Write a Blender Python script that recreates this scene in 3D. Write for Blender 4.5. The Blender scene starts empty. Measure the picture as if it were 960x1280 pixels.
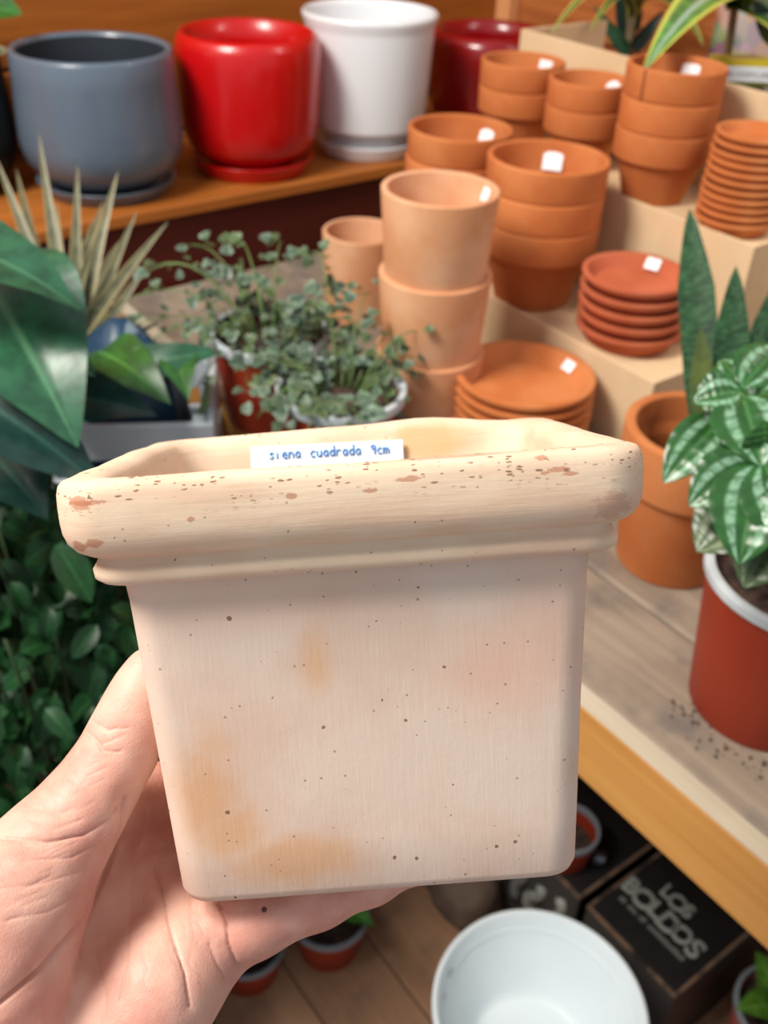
import bpy, bmesh, math, random
import numpy as np
from math import sin, cos, pi, radians, sqrt
from mathutils import Vector, Matrix, Quaternion, noise as mnoise
random.seed(11); np.random.seed(11)
C = bpy.context.scene.collection
SC = bpy.context.scene

# ------------------------------------------------------------------ camera
F, PITCH, ROLL, YAW, HC = 1230.0, radians(36), radians(2.7), radians(38), 1.33
fh = Vector((sin(YAW), cos(YAW), 0)); rh = Vector((cos(YAW), -sin(YAW), 0)); zz = Vector((0, 0, 1))
fw = fh*cos(PITCH) - zz*sin(PITCH); up0 = zz*cos(PITCH) + fh*sin(PITCH)
rt = rh*cos(ROLL) + up0*sin(ROLL); upv = up0*cos(ROLL) - rh*sin(ROLL)
CAM = Vector((0, 0, HC))
cam = bpy.data.cameras.new('camera'); camo = bpy.data.objects.new('camera', cam); C.objects.link(camo)
camo.matrix_world = Matrix(((rt.x, upv.x, -fw.x, 0), (rt.y, upv.y, -fw.y, 0), (rt.z, upv.z, -fw.z, HC), (0, 0, 0, 1)))
cam.sensor_fit = 'VERTICAL'; cam.sensor_height = 36; cam.lens = F/1280*36; cam.clip_start = .01; cam.clip_end = 50
cam.dof.use_dof = True; cam.dof.focus_distance = .262; cam.dof.aperture_fstop = 16.5
SC.camera = camo
def W(px, py, d):                       # a point seen at pixel (px,py), d metres along the view axis
    return CAM + (fw + rt*((px-480)/F) - upv*((py-640)/F))*d
def Z(px, py, z):                       # ... on the horizontal plane at height z
    r = fw + rt*((px-480)/F) - upv*((py-640)/F)
    return CAM + r*((z-HC)/r.z)

# ------------------------------------------------------------------ light
wd = bpy.data.worlds.new('world'); SC.world = wd; wd.use_nodes = True
wn = wd.node_tree.nodes; bg = wn['Background']
bg.inputs[0].default_value = (.86, .93, 1.0, 1); bg.inputs[1].default_value = .46
def area(name, loc, target, sx, sy, power, col):
    l = bpy.data.lights.new(name, 'AREA'); l.shape = 'RECTANGLE'; l.size = sx; l.size_y = sy; l.energy = power; l.color = col
    o = bpy.data.objects.new(name, l); C.objects.link(o); o.location = loc
    o.rotation_euler = (Vector(target)-Vector(loc)).to_track_quat('-Z', 'Y').to_euler(); return o
area('ceiling_light', (-.62, .72, 2.40), (.6, .75, .8), .6, .6, 44, (1, .94, .85))
area('side_window_light', (1.30, .05, 1.95), (.7, .9, .9), .12, .5, 3.5, (1, .96, .9))
SC.view_settings.view_transform = 'Standard'; SC.view_settings.look = 'None'
SC.view_settings.gamma = 1; SC.view_settings.use_curve_mapping = False; SC.view_settings.exposure = .2

# ------------------------------------------------------------------ materials
def lin(c):
    return tuple((x/12.92 if x <= .04045 else ((x+.055)/1.055)**2.4) for x in (v/255 for v in c)) + (1,)
class NT:
    def __init__(s, name):
        s.m = bpy.data.materials.new(name); s.m.use_nodes = True; s.t = s.m.node_tree; s.b = s.t.nodes['Principled BSDF']
    def n(s, typ, **kw):
        x = s.t.nodes.new(typ)
        for k, v in kw.items():
            if k.startswith('i_'):
                key = k[2:]; key = int(key) if key.isdigit() else key
                s.put(x.inputs[key], v)
            else: setattr(x, k, v)
        return x
    def put(s, inp, v):
        if isinstance(v, bpy.types.NodeSocket): s.t.links.new(v, inp)
        else: inp.default_value = v
    def math(s, op, a, b=0.0, clamp=False):
        x = s.n('ShaderNodeMath', operation=op, use_clamp=clamp); s.put(x.inputs[0], a); s.put(x.inputs[1], b); return x.outputs[0]
    def mix(s, f, a, b):
        x = s.n('ShaderNodeMix', data_type='RGBA'); s.put(x.inputs[0], f); s.put(x.inputs[6], a); s.put(x.inputs[7], b); return x.outputs[2]
    def ramp(s, v, lo, hi):
        x = s.n('ShaderNodeMapRange'); x.interpolation_type = 'SMOOTHSTEP'; s.put(x.inputs[0], v); x.inputs[1].default_value = lo; x.inputs[2].default_value = hi; return x.outputs[0]
    def coord(s, what='Object', scale=(1, 1, 1)):
        c = s.n('ShaderNodeTexCoord'); mp = s.n('ShaderNodeMapping'); s.t.links.new(c.outputs[what], mp.inputs[0]); mp.inputs['Scale'].default_value = scale
        return mp.outputs[0]
    def noise(s, co, scale, detail=3, rough=.55, dist=0):
        x = s.n('ShaderNodeTexNoise'); s.put(x.inputs['Vector'], co); x.inputs['Scale'].default_value = scale
        x.inputs['Detail'].default_value = detail; x.inputs['Roughness'].default_value = rough; x.inputs['Distortion'].default_value = dist; return x.outputs[0]
    def bump(s, h, strength, dist=.001, prev=None):
        x = s.n('ShaderNodeBump'); s.put(x.inputs['Height'], h); x.inputs['Strength'].default_value = strength; x.inputs['Distance'].default_value = dist
        if prev is not None: s.put(x.inputs['Normal'], prev)
        return x.outputs[0]
def simple(name, c1, c2=None, scale=20, stretch=(1, 1, 1), rough=.6, bump=0, bscale=80, bdist=.001, lo=.35, hi=.65, coat=0, spec=.5, vary=0, sss=0):
    N = NT(name); co = N.coord('Object', stretch)
    col = lin(c1)
    if c2 is not None:
        col = N.mix(N.ramp(N.noise(co, scale, 4), lo, hi), lin(c1), lin(c2))
    if vary:
        oi = N.n('ShaderNodeObjectInfo'); hs = N.n('ShaderNodeHueSaturation')
        N.put(hs.inputs['Value'], N.math('ADD', N.math('MULTIPLY', oi.outputs['Random'], vary), 1-vary/2)); N.put(hs.inputs['Color'], col); col = hs.outputs[0]
    N.put(N.b.inputs['Base Color'], col); N.b.inputs['Roughness'].default_value = rough
    N.b.inputs['Coat Weight'].default_value = coat; N.b.inputs['Specular IOR Level'].default_value = spec; N.b.inputs['Coat Roughness'].default_value = .06
    if sss: N.b.inputs['Subsurface Weight'].default_value = sss; N.b.inputs['Subsurface Radius'].default_value = (.004, .002, .001); N.b.inputs['Subsurface Scale'].default_value = 1
    if bump: N.put(N.b.inputs['Normal'], N.bump(N.noise(co, bscale, 4), bump, bdist))
    return N.m
TC = simple('terracotta', (188, 107, 57), (201, 126, 75), 14, rough=.85, bump=.25, bscale=260, vary=.10, spec=.25)
TCR = simple('terracotta_red', (176, 90, 58), (190, 104, 72), 14, rough=.85, bump=.25, bscale=260, vary=.10, spec=.25)
TCP = simple('terracotta_pale', (208, 146, 104), (222, 176, 140), 9, rough=.9, bump=.25, bscale=240, vary=.06, spec=.2)
STK = simple('sticker_paper', (250, 250, 252), rough=.6)
KRAFT = simple('kraft_card', (216, 186, 146), (224, 196, 158), 12, (1, 1, 1), rough=.85, bump=.08, bscale=200)
KEDGE = simple('kraft_edge', (226, 206, 172), rough=.85)
GREYG = simple('grey_glaze', (86, 100, 116), (94, 108, 122), 6, rough=.32, coat=.25)
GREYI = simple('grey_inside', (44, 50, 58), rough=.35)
REDG = simple('red_glaze', (190, 8, 12), rough=.3, coat=.25)
REDD = simple('dark_red_glaze', (140, 6, 14), rough=.25, coat=.3)
WHITEG = simple('white_glaze', (232, 236, 240), rough=.25, coat=.4)
BLACKG = simple('black_plastic', (16, 16, 17), rough=.45)
WHITEP = simple('white_plastic', (232, 240, 243), (224, 234, 239), 6, rough=.45, sss=.0)
GROWR = simple('grow_pot_red', (146, 50, 26), (132, 40, 20), 8, rough=.5, spec=.35)
GROWW = simple('grow_pot_rim', (196, 204, 208), (172, 182, 186), 30, rough=.5)
GROWG = simple('grow_pot_grey_rim', (128, 132, 138), rough=.5)
SOIL = simple('soil', (42, 30, 24), (78, 56, 44), 90, rough=.95, bump=1, bscale=140, bdist=.004)
def wood(name, a, b, axis, rough=.65, sc=26, vary=.14, dirt=None, bump=.2):
    N = NT(name); st = [1, 1, 1]; st[axis] = .06
    oi = N.n('ShaderNodeObjectInfo'); c0 = N.coord('Object', tuple(st))
    off = N.n('ShaderNodeVectorMath', operation='ADD'); N.put(off.inputs[0], c0)
    cmb = N.n('ShaderNodeCombineXYZ'); N.put(cmb.inputs[0], N.math('MULTIPLY', oi.outputs['Random'], 7)); N.put(cmb.inputs[1], N.math('MULTIPLY', oi.outputs['Random'], 3)); N.put(off.inputs[1], cmb.outputs[0])
    co = off.outputs[0]
    g = N.noise(co, sc*3, 5, .6, .6); g2 = N.noise(co, sc*.5, 3, .5, 1.2)
    f = N.math('ADD', N.math('MULTIPLY', g, .5), N.math('MULTIPLY', g2, .5))
    col = N.mix(N.ramp(f, .36, .64), lin(a), lin(b))
    if dirt:
        d = N.noise(N.coord('Object', (1, 1, 1)), 11, 4, .6)
        col = N.mix(N.math('MULTIPLY', N.ramp(d, .45, .68), .75), col, lin(dirt))
    hs = N.n('ShaderNodeHueSaturation'); N.put(hs.inputs['Value'], N.math('ADD', N.math('MULTIPLY', oi.outputs['Random'], vary), 1-vary/2)); N.put(hs.inputs['Color'], col)
    N.put(N.b.inputs['Base Color'], hs.outputs[0]); N.b.inputs['Roughness'].default_value = rough; N.b.inputs['Specular IOR Level'].default_value = .3
    N.put(N.b.inputs['Normal'], N.bump(g, bump, .002)); return N.m
WALLW = wood('wall_wood', (142, 76, 24), (168, 98, 36), 0, .5)
WALLR = wood('side_wall_wood', (150, 84, 40), (186, 112, 60), 1, .55)
POSTW = wood('post_wood', (206, 140, 88), (222, 162, 108), 2, .6)
SHELFW = wood('shelf_wood', (148, 84, 32), (172, 104, 44), 0, .45)
FASCIA = wood('fascia_paint', (72, 20, 14), (84, 26, 18), 0, .5)
PLANKW = wood('bench_plank_wood', (132, 117, 102), (156, 140, 122), 1, .7, dirt=(98, 94, 92), bump=.35)
EDGEW = wood('bench_edge_wood', (206, 196, 174), (186, 172, 148), 1, .7)
FRONTW = wood('bench_front_wood', (196, 136, 68), (214, 158, 88), 1, .5)
FLOORW = wood('floor_wood', (166, 124, 94), (182, 140, 108), 1, .6, vary=.2, dirt=(138, 108, 88))
BOXK = simple('black_card', (17, 16, 17), (24, 22, 22), 20, rough=.5)
BOXE = simple('worn_card_edge', (112, 88, 70), (26, 23, 22), 26, rough=.9, lo=.42, hi=.6)
BOXG = simple('grey_card', (58, 56, 54), (46, 45, 44), 14, rough=.7)
INKS = simple('silver_print', (150, 152, 146), (124, 126, 120), 60, rough=.5)
INKD = simple('dim_silver_print', (112, 114, 110), rough=.6)
BLUEINK = simple('blue_pen', (70, 146, 228), rough=.5)
LABELW = simple('label_paper', (226, 240, 248), rough=.6)
SACK = simple('brown_sack', (112, 92, 78), (84, 66, 54), 14, rough=.9, bump=.5, bscale=60, bdist=.003)
BLUEB = simple('blue_sack_film', (22, 58, 84), (120, 140, 152), 22, rough=.4, lo=.52, hi=.62)
CRATE = simple('white_crate', (206, 214, 220), (190, 200, 208), 10, rough=.5)

def leafmat(name, base, vein, edge=None, kind='plain', rough=.4, vary=.35, sheen=.25):
    N = NT(name); uv = N.n('ShaderNodeTexCoord').outputs['UV']
    sx = N.n('ShaderNodeSeparateXYZ'); N.put(sx.inputs[0], uv); u, v = sx.outputs[0], sx.outputs[1]
    au = N.math('ABSOLUTE', N.math('SUBTRACT', u, .5))            # 0 midrib .. .5 edge
    nz = N.noise(N.coord('Object'), 60, 3)
    col = N.mix(N.ramp(nz, .35, .65), lin(base), lin(tuple(int(c*.78) for c in base)))
    if kind == 'plain':
        col = N.mix(N.math('SUBTRACT', 1, N.ramp(au, .0, .05)), col, lin(vein))
    if kind == 'edge':
        col = N.mix(N.ramp(au, .26, .4), col, lin(edge)); 
    if kind == 'stripe':
        col = N.mix(N.math('SUBTRACT', 1, N.ramp(au, .02, .12)), col, lin(vein)); col = N.mix(N.ramp(au, .3, .44), col, lin(edge))
    if kind == 'band':                                            # cross bands
        w = N.noise(N.coord('UV', (3, 46, 1)), 1, 2); col = N.mix(N.math('MULTIPLY', N.ramp(w, .45, .6), .6), col, lin(vein))
        if edge: col = N.mix(N.ramp(au, .40, .45), col, lin(edge))
    if kind == 'silver':                                          # puckered silver patches between veins
        w = N.math('ABSOLUTE', N.math('SUBTRACT', au, .23)); m1 = N.math('SUBTRACT', 1, N.ramp(w, .035, .10))
        vv = N.math('ABSOLUTE', N.math('SINE', N.math('MULTIPLY', N.math('SUBTRACT', v, N.math('MULTIPLY', au, .22)), 20.0)))
        br = N.math('ADD', .35, N.math('MULTIPLY', .65, N.math('MULTIPLY', N.ramp(vv, .1, .7), N.ramp(N.noise(N.coord('UV', (9, 15, 1)), 1, 2, .5), .30, .55))))
        col = N.mix(N.math('MULTIPLY', N.math('MULTIPLY', m1, br), .85), col, lin(vein))
        col = N.mix(N.math('MULTIPLY', N.math('SUBTRACT', 1, N.ramp(au, .01, .04)), .5), col, lin(edge))
    oi = N.n('ShaderNodeObjectInfo'); hs = N.n('ShaderNodeHueSaturation')
    N.put(hs.inputs['Value'], N.math('ADD', N.math('MULTIPLY', oi.outputs['Random'], vary), 1-vary/2)); N.put(hs.inputs['Color'], col)
    N.put(N.b.inputs['Base Color'], hs.outputs[0]); N.b.inputs['Roughness'].default_value = rough; N.b.inputs['Specular IOR Level'].default_value = sheen*2
    N.put(N.b.inputs['Normal'], N.bump(nz, .15, .002))
    return N.m
L_DARK = leafmat('vine_leaf', (24, 66, 32), (44, 92, 48), rough=.45, sheen=.15, vary=.6)
L_BIG = leafmat('big_leaf', (44, 94, 66), (74, 122, 88), rough=.3, vary=.2)
L_TEAL = leafmat('teal_leaf', (22, 56, 50), (40, 80, 70), rough=.3, vary=.2)
L_BRIGHT = leafmat('bright_leaf', (48, 102, 40), (80, 134, 62), rough=.35, vary=.2)
L_SPIKE = leafmat('spike_leaf', (104, 104, 74), (134, 128, 92), (146, 138, 100), 'edge', rough=.5)
L_DRAC = leafmat('dracaena_leaf', (56, 100, 52), (70, 110, 60), (206, 204, 92), 'edge', rough=.4, vary=.2)
L_WIDE = leafmat('wide_variegated_leaf', (92, 140, 62), (150, 170, 150), (190, 192, 84), 'stripe', rough=.4, vary=.1)
L_IVY = leafmat('ivy_leaf', (74, 98, 78), (110, 134, 108), (112, 132, 110), 'edge', rough=.5, vary=.5)
L_IVYG = leafmat('ivy_leaf_green', (70, 92, 56), (104, 124, 86), (98, 116, 78), 'edge', rough=.5, vary=.5)
L_SNAKE = leafmat('snake_leaf', (38, 74, 44), (64, 102, 66), None, 'band', rough=.6, vary=.15, sheen=.12)
L_SNAKEY = leafmat('snake_leaf_yellow', (96, 110, 50), (70, 92, 48), None, 'band', rough=.4, vary=.15)
L_DULL = leafmat('dull_silver_leaf', (70, 92, 56), (126, 140, 108), (96, 116, 78), 'silver', rough=.35, vary=.1)
L_SILV = leafmat('silver_leaf', (44, 96, 40), (140, 182, 150), (84, 136, 76), 'silver', rough=.3, vary=.2)
DSTEM = simple('dark_stem', (40, 62, 34), (52, 74, 42), 20, rough=.6)
STEM = simple('green_stem', (84, 122, 58), (110, 130, 80), 20, rough=.6)
CANE = simple('brown_cane', (104, 88, 62), (128, 110, 80), 40, rough=.8)

# ------------------------------------------------------------------ builders
def link(name, me, parent=None, mat=None):
    o = bpy.data.objects.new(name, me); C.objects.link(o)
    if parent is not None: o.parent = parent
    if mat is not None and not me.materials: me.materials.append(mat)
    return o
def pymesh(name, vs, fs, mat=None, smooth=True, uvs=None):
    me = bpy.data.meshes.new(name); me.from_pydata([tuple(v) for v in vs], [], fs); me.update()
    if uvs is not None:
        l = me.uv_layers.new(name='uv')
        for lp in me.loops: l.data[lp.index].uv = uvs[lp.vertex_index]
    if smooth: me.polygons.foreach_set('use_smooth', [True]*len(me.polygons))
    if mat: me.materials.append(mat)
    return me
def thing(name, label, cat, loc=(0, 0, 0), group=None, rot=None):
    o = bpy.data.objects.new(name, None); C.objects.link(o); o.location = loc; o.empty_display_size = .02
    if rot is not None: o.rotation_euler = rot
    o['label'] = label; o['category'] = cat
    if group: o['group'] = group
    return o
def tag(o, label, cat, group=None):
    o['label'] = label; o['category'] = cat
    if group: o['group'] = group
    return o
def struct(o): o['kind'] = 'structure'; return o
def lathe(name, prof, n, mat, closed=False):
    vs = []; fs = []; k = len(prof)
    for j in range(n):
        a = 2*pi*j/n
        for r, z in prof: vs.append((r*cos(a), r*sin(a), z))
    for j in range(n):
        j2 = (j+1) % n
        for i in range(k-1): fs.append((j*k+i, j2*k+i, j2*k+i+1, j*k+i+1))
    me = pymesh(name, vs, fs, mat)
    bm = bmesh.new(); bm.from_mesh(me); bmesh.ops.remove_doubles(bm, verts=bm.verts, dist=1e-6); bmesh.ops.recalc_face_normals(bm, faces=bm.faces); bm.to_mesh(me); bm.free()
    me.polygons.foreach_set('use_smooth', [True]*len(me.polygons))
    return me
def fil(pts, r=.002, n=3):
    """round the corners of a profile"""
    out = [pts[0]]
    for a, b, c in zip(pts, pts[1:], pts[2:]):
        a, b, c = Vector(a), Vector(b), Vector(c); u = a-b; w = c-b
        q = min(r, u.length*.45, w.length*.45)
        if q < 1e-6: out.append(tuple(b)); continue
        p0 = b+u.normalized()*q; p1 = b+w.normalized()*q
        for i in range(n+1):
            t = i/n; out.append(tuple(p0*(1-t)**2 + b*2*t*(1-t) + p1*t*t))
    out.append(pts[-1]); return out
def boxmesh(name, x0, x1, y0, y1, z0, z1, mat, bev=.0015):
    bm = bmesh.new(); bmesh.ops.create_cube(bm, size=1)
    for v in bm.verts: v.co = Vector(((x0+x1)/2+v.co.x*(x1-x0), (y0+y1)/2+v.co.y*(y1-y0), (z0+z1)/2+v.co.z*(z1-z0)))
    if bev: bmesh.ops.bevel(bm, geom=bm.edges[:], offset=bev, segments=1, affect='EDGES')
    me = bpy.data.meshes.new(name); bm.to_mesh(me); bm.free(); me.materials.append(mat); return me
def box(name, x0, x1, y0, y1, z0, z1, mat, parent=None, bev=.0015):
    return link(name, boxmesh(name, x0, x1, y0, y1, z0, z1, mat, bev), parent)
def obox(name, sx, sy, sz, mat, M, parent, bev=.001):        # box centred, placed by matrix
    o = link(name, boxmesh(name, -sx/2, sx/2, -sy/2, sy/2, -sz/2, sz/2, mat, bev), parent); o.matrix_local = M; return o
def tube(name, pts, r0, r1, mat, n=6, taperpow=1):
    vs = []; fs = []; pts = [Vector(p) for p in pts]; k = len(pts); prev = None
    for i, p in enumerate(pts):
        d = (pts[min(i+1, k-1)]-pts[max(i-1, 0)]).normalized()
        a = prev if prev is not None else d.orthogonal().normalized()
        a = (a-d*a.dot(d)).normalized(); prev = a; b = d.cross(a); r = r0+(r1-r0)*(i/(k-1))**taperpow
        for j in range(n):
            t = 2*pi*j/n; vs.append(p+a*r*cos(t)+b*r*sin(t))
    for i in range(k-1):
        for j in range(n): fs.append((i*n+j, i*n+(j+1) % n, (i+1)*n+(j+1) % n, (i+1)*n+j))
    fs.append(tuple(range(n))[::-1]); fs.append(tuple((k-1)*n+j for j in range(n)))
    return pymesh(name, vs, fs, mat)
def bez(a, b, c, n=8):
    a, b, c = Vector(a), Vector(b), Vector(c)
    return [a*(1-t)**2+b*2*t*(1-t)+c*t*t for t in (i/n for i in range(n+1))]
# leaf: grows along +Y from the origin, upper side +Z
def leafmesh(name, L, Wd, mat, shape='oval', bend=.3, fold=.25, nv=10, nu=2, puck=0, wave=0, lobes=False):
    vs, fs, uv = [], [], []; cols = 2*nu+1
    y = z = 0.0; ang = 0.0; path = [(0, 0, 0)]
    for i in range(1, nv+1):
        ang = -bend*(i/nv)*1.6+bend*.5; y += L/nv*cos(ang); z += L/nv*sin(ang); path.append((y, z, ang))
    for i in range(nv+1):
        t = i/nv; y, z, ang = path[i]
        if shape == 'oval': w = (sin(pi*min(1, t**.8))**.8) if 0 < t < 1 else 0
        elif shape == 'heart': w = (sin(pi*t**.55)**.9) if 0 < t < 1 else 0
        elif shape == 'strap': w = min(1, t*5+.45)*min(1, (1-t)*1.6)**.8
        elif shape == 'sword': w = min(1, .6+t*1.2)*min(1, (1-t)*3.2)**.7
        elif shape == 'ivy': w = ((.55, .95, 1.0, .62, .66, .4, .0)[min(6, int(t*6+.01))]) if nv == 6 else 1-t
        else: w = 1
        w *= Wd/2
        for j in range(-nu, nu+1):
            s = j/nu; fz = fold*abs(s)*w+wave*w*sin(t*14+s*2)*abs(s)
            if puck: fz += puck*abs(sin(s*pi*2))*(.6+.4*sin(t*40))*min(1, w/(Wd/2)*1.4)
            vs.append((s*w, y-sin(ang)*fz, z+cos(ang)*fz)); uv.append((s*.5+.5, t))
    for i in range(nv):
        for j in range(cols-1):
            a = i*cols+j; fs.append((a, a+1, a+cols+1, a+cols))
    return pymesh(name, vs, fs, mat, True, uv)
def frame(p, d, nrm):
    d = Vector(d).normalized(); nrm = Vector(nrm); nrm = nrm-d*nrm.dot(d)
    nrm = nrm.normalized() if nrm.length > 1e-5 else d.orthogonal().normalized()
    x = d.cross(nrm)
    M = Matrix(((x.x, d.x, nrm.x, 0), (x.y, d.y, nrm.y, 0), (x.z, d.z, nrm.z, 0), (0, 0, 0, 1))); M.translation = p; return M
def leafat(me, base, d, nrm, root, scale=1, name='leaf', label=None):
    o = link(name, me, root); M = frame(Vector(base)-root.location, d, nrm) @ Matrix.Scale(scale, 4); o.matrix_local = M
    if label: o['label'] = label
    return o
def leaf2(base, tip, width, mat, root, nrm, shape='oval', bend=.3, fold=.2, name='leaf', puck=0, nv=12, nu=3, wave=0):
    base, tip = Vector(base), Vector(tip); L = (tip-base).length*(1+bend*bend*.12)
    me = leafmesh(name, L, width, mat, shape, bend, fold, nv, nu, puck, wave)
    # aim so that the tip lands on target
    end = Vector(me.vertices[len(me.vertices)-nu-1].co); M = frame(base-root.location, tip-base, nrm)
    q = Matrix.Rotation(-math.atan2(end.z, end.y), 4, 'X'); s = (tip-base).length/max(1e-6, end.length)
    o = link(name, me, root); o.matrix_local = M @ q @ Matrix.Scale(s, 4); return o

BZ, SZ, T1, T2, T3 = HC-.55, HC-.44, HC-.462, HC-.352, HC-.243
WX, WY = 1.36, 1.45
# ------------------------------------------------------------------ the room
fl = struct(box('floor', -1.6, 1.9, -1.2, 1.6, -.06, -.004, simple('subfloor', (40, 30, 24), rough=.9), None, 0))
pw = .118
for i in range(22):
    x0 = -1.55+i*(pw+.002)
    pl = link('plank', boxmesh('plank', -pw/2, pw/2, -1.3, 1.3, -.004, 0, FLOORW, .0015), fl); pl.location = (x0+pw/2, .2, 0)
wb = struct(box('wall_back', -1.6, WX+.03, WY+.012, WY+.04, 0, 2.0, simple('wall_backing', (70, 40, 20), rough=.8), None, 0))
h = .108
for i in range(18):
    b = link('board', boxmesh('board', -1.5, 1.5, -.006, .006, -h/2+.0015, h/2-.0015, WALLW, .003), wb); b.location = (-.14, WY+.006, .028+i*(h+.001)+h/2)
wr = struct(box('wall_right', WX+.012, WX+.04, -1.2, WY+.04, 0, 2.0, simple('wall_backing_side', (64, 38, 20), rough=.8), None, 0))
for i in range(18):
    b = link('board', boxmesh('board', -.006, .006, -1.3, 1.3, -h/2+.0015, h/2-.0015, WALLR, .003), wr); b.location = (WX+.006, .15, .028+i*(h+.001)+h/2)
struct(box('trim_1', WX-.03, WX, WY-.035, WY, 0, 2.0, POSTW, None, .003))
struct(box('trim_2', WX-.022, WX, .945, .985, 0, 2.0, POSTW, None, .003))

# back shelf
t = thing('wall_shelf', 'orange wooden wall shelf with dark red front board carrying the glazed pots', 'shelf', (.48, 1.17, SZ))
box('shelf_board', -1.6, WX-.005-.48, 0, WY-1.17-.002, -.016, 0, SHELFW, t, .002)
box('fascia_board', -1.6, WX-.005-.48, .012, .03, -(SZ-BZ)-.3, -.016, FASCIA, t)['label'] = 'dark red-brown front board'
for x in (-1.4, -.3, .6): box('bracket', x, x+.03, .04, .26, -SZ, -.016, FASCIA, t)

# display bench
bench = thing('display_bench', 'wooden display bench of weathered grey planks with a honey-coloured front board', 'bench', (.443, 0, BZ))
box('front_board', 0, .017, -.45, 1.165, -.07, -.0008, FRONTW, bench, .0015)['label'] = 'honey-coloured front board'
box('edge_strip', .0, .017, -.45, 1.165, -.0008, .0012, EDGEW, bench, .0005)['label'] = 'pale unstained top edge of the front board'
xs = .0185
for i, w in enumerate((.109, .122, .118, .12, .12, .12, .12, .045)):
    me = boxmesh('plank', 0, w, -.45, 1.175, -.024, 0, PLANKW, .0028); o = link('plank', me, bench); o.location = (xs, 0, random.uniform(-.001, .0006)); xs += w+.0026
for y in (-.4, 1.1):
    for x in (.03, .84): box('leg', x, x+.05, y, y+.05, -BZ, -.024, FRONTW, bench)
for y in (-.2, .45, 1.0): box('crossbar', .02, .88, y, y+.04, -.06, -.024, FRONTW, bench)

# stepped kraft boxes
def step(x0, x1, y0, y1, z1, label, tz=None):
    t = thing('cardboard_step', label, 'cardboard step', (x0, y0, BZ), 'stepped kraft display boxes'); hh = z1-BZ; L = y1-y0; w = x1-x0; k = .004
    box('front_panel', 0, k, 0, L, .0, hh+.005, KRAFT, t, .0008); th = hh if tz is None else tz-BZ
    box('back_panel', w-k-.0005, w-.0005, 0, L, 0, th, KRAFT, t, .0008)
    box('tread', k, w-k-.0005, k, L-k, th-.004, th, KRAFT, t, .0006)
    box('end_panel', k, w-k-.0005, 0, k, 0, hh+.005, KRAFT, t, .0008); box('end_panel', k, w-k-.0005, L-k, L, 0, hh+.005, KRAFT, t, .0008)
step(.738, .866, .522, .935, T1, 'lowest kraft cardboard step, beside the wide saucer stack')
step(.867, .984, .533, .965, T2, 'middle kraft cardboard step under the leaning tall saucer stack')
step(.985, 1.15, .40, 1.02, T3, 'highest kraft cardboard step behind the cracked pot stack', T2)

# ------------------------------------------------------------------ pots
ORD = ['topmost', 'second', 'third', 'fourth', 'fifth', 'sixth', 'seventh', 'eighth', 'ninth', 'tenth', 'eleventh', 'twelfth']
def pot_prof(R, H, hr, rb=.64):
    w = R*.10; u = R*.875
    return fil([(0, 0), (R*rb, 0), (u, H-hr), (R*.985, H-hr), (R, H), (R-w, H), (R-w*1.25, H-hr), (R*rb-w*.6, .008), (0, .008)], .0025)
def sticker(parent, R, z, px_dir, tilt, w=.018, h=.012, up=True, lab=True):
    """price sticker stuck on the inner wall at horizontal direction px_dir"""
    d = Vector((px_dir[0], px_dir[1], 0)).normalized(); n = (-d*cos(tilt)+zz*sin(tilt)); x = zz.cross(-d)
    o = obox('price_sticker', w, h, .0006, STK, frame(d*R+zz*z, n.cross(x) if False else (zz-n*zz.dot(n)), n), parent, .0002); return o
def pot_stack(base, zb, R, H, hr, n, mat, name, cat, lab, grp, spacing=None, rb=.64, lean=(0, 0), prof=None, stick=None, seg=48):
    sp = spacing or hr; me = lathe('pot_wall', prof or pot_prof(R, H, hr, rb), seg, mat); out = []
    for i in range(n):                                   # i = 0 is the bottom one
        k = n-1-i; o = link(name, me); jx = random.uniform(-.001, .001) if i else 0
        o.location = (base[0]+lean[0]*i+jx, base[1]+lean[1]*i, zb+sp*i+.0002*i); o.rotation_euler = (0, 0, random.uniform(0, 6))
        o.rotation_euler = (0, 0, 0)
        tag(o, lab(k, n), cat, grp); out.append(o)
    return out
def ordl(fmt):
    def f(k, n): return fmt.format('lowest' if k == n-1 and n > 1 else ORD[k] + (' from the top' if k else ''))
    return f
camdir = lambda p: (Vector((p[0], p[1], 0))).normalized()
# A: tall pale cylinders
cyl = lambda R, H: fil([(0, 0), (R*.885, 0), (R, H), (R*.885, H), (R*.78, .008), (0, .008)], .002)
A = pot_stack((.603, .708), BZ, .0565, .0895, .05, 3, TCP, 'cylinder_pot', 'flower pot', ordl('pale straight-sided clay pot, {} of the tall stack beside the ivy'), 'tall pale cylinder pots', .0825, prof=cyl(.0565, .0895))
sticker(A[-1], .0478, .079, (1, -.28), .3, .014, .014)
B1 = pot_stack((.702, .971), BZ, .0488, .112, .05, 1, TCP, 'cylinder_pot', 'flower pot', lambda k, n: 'smaller pale straight-sided clay pot standing alone behind the ivy', None, prof=cyl(.0488, .112))
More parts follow.
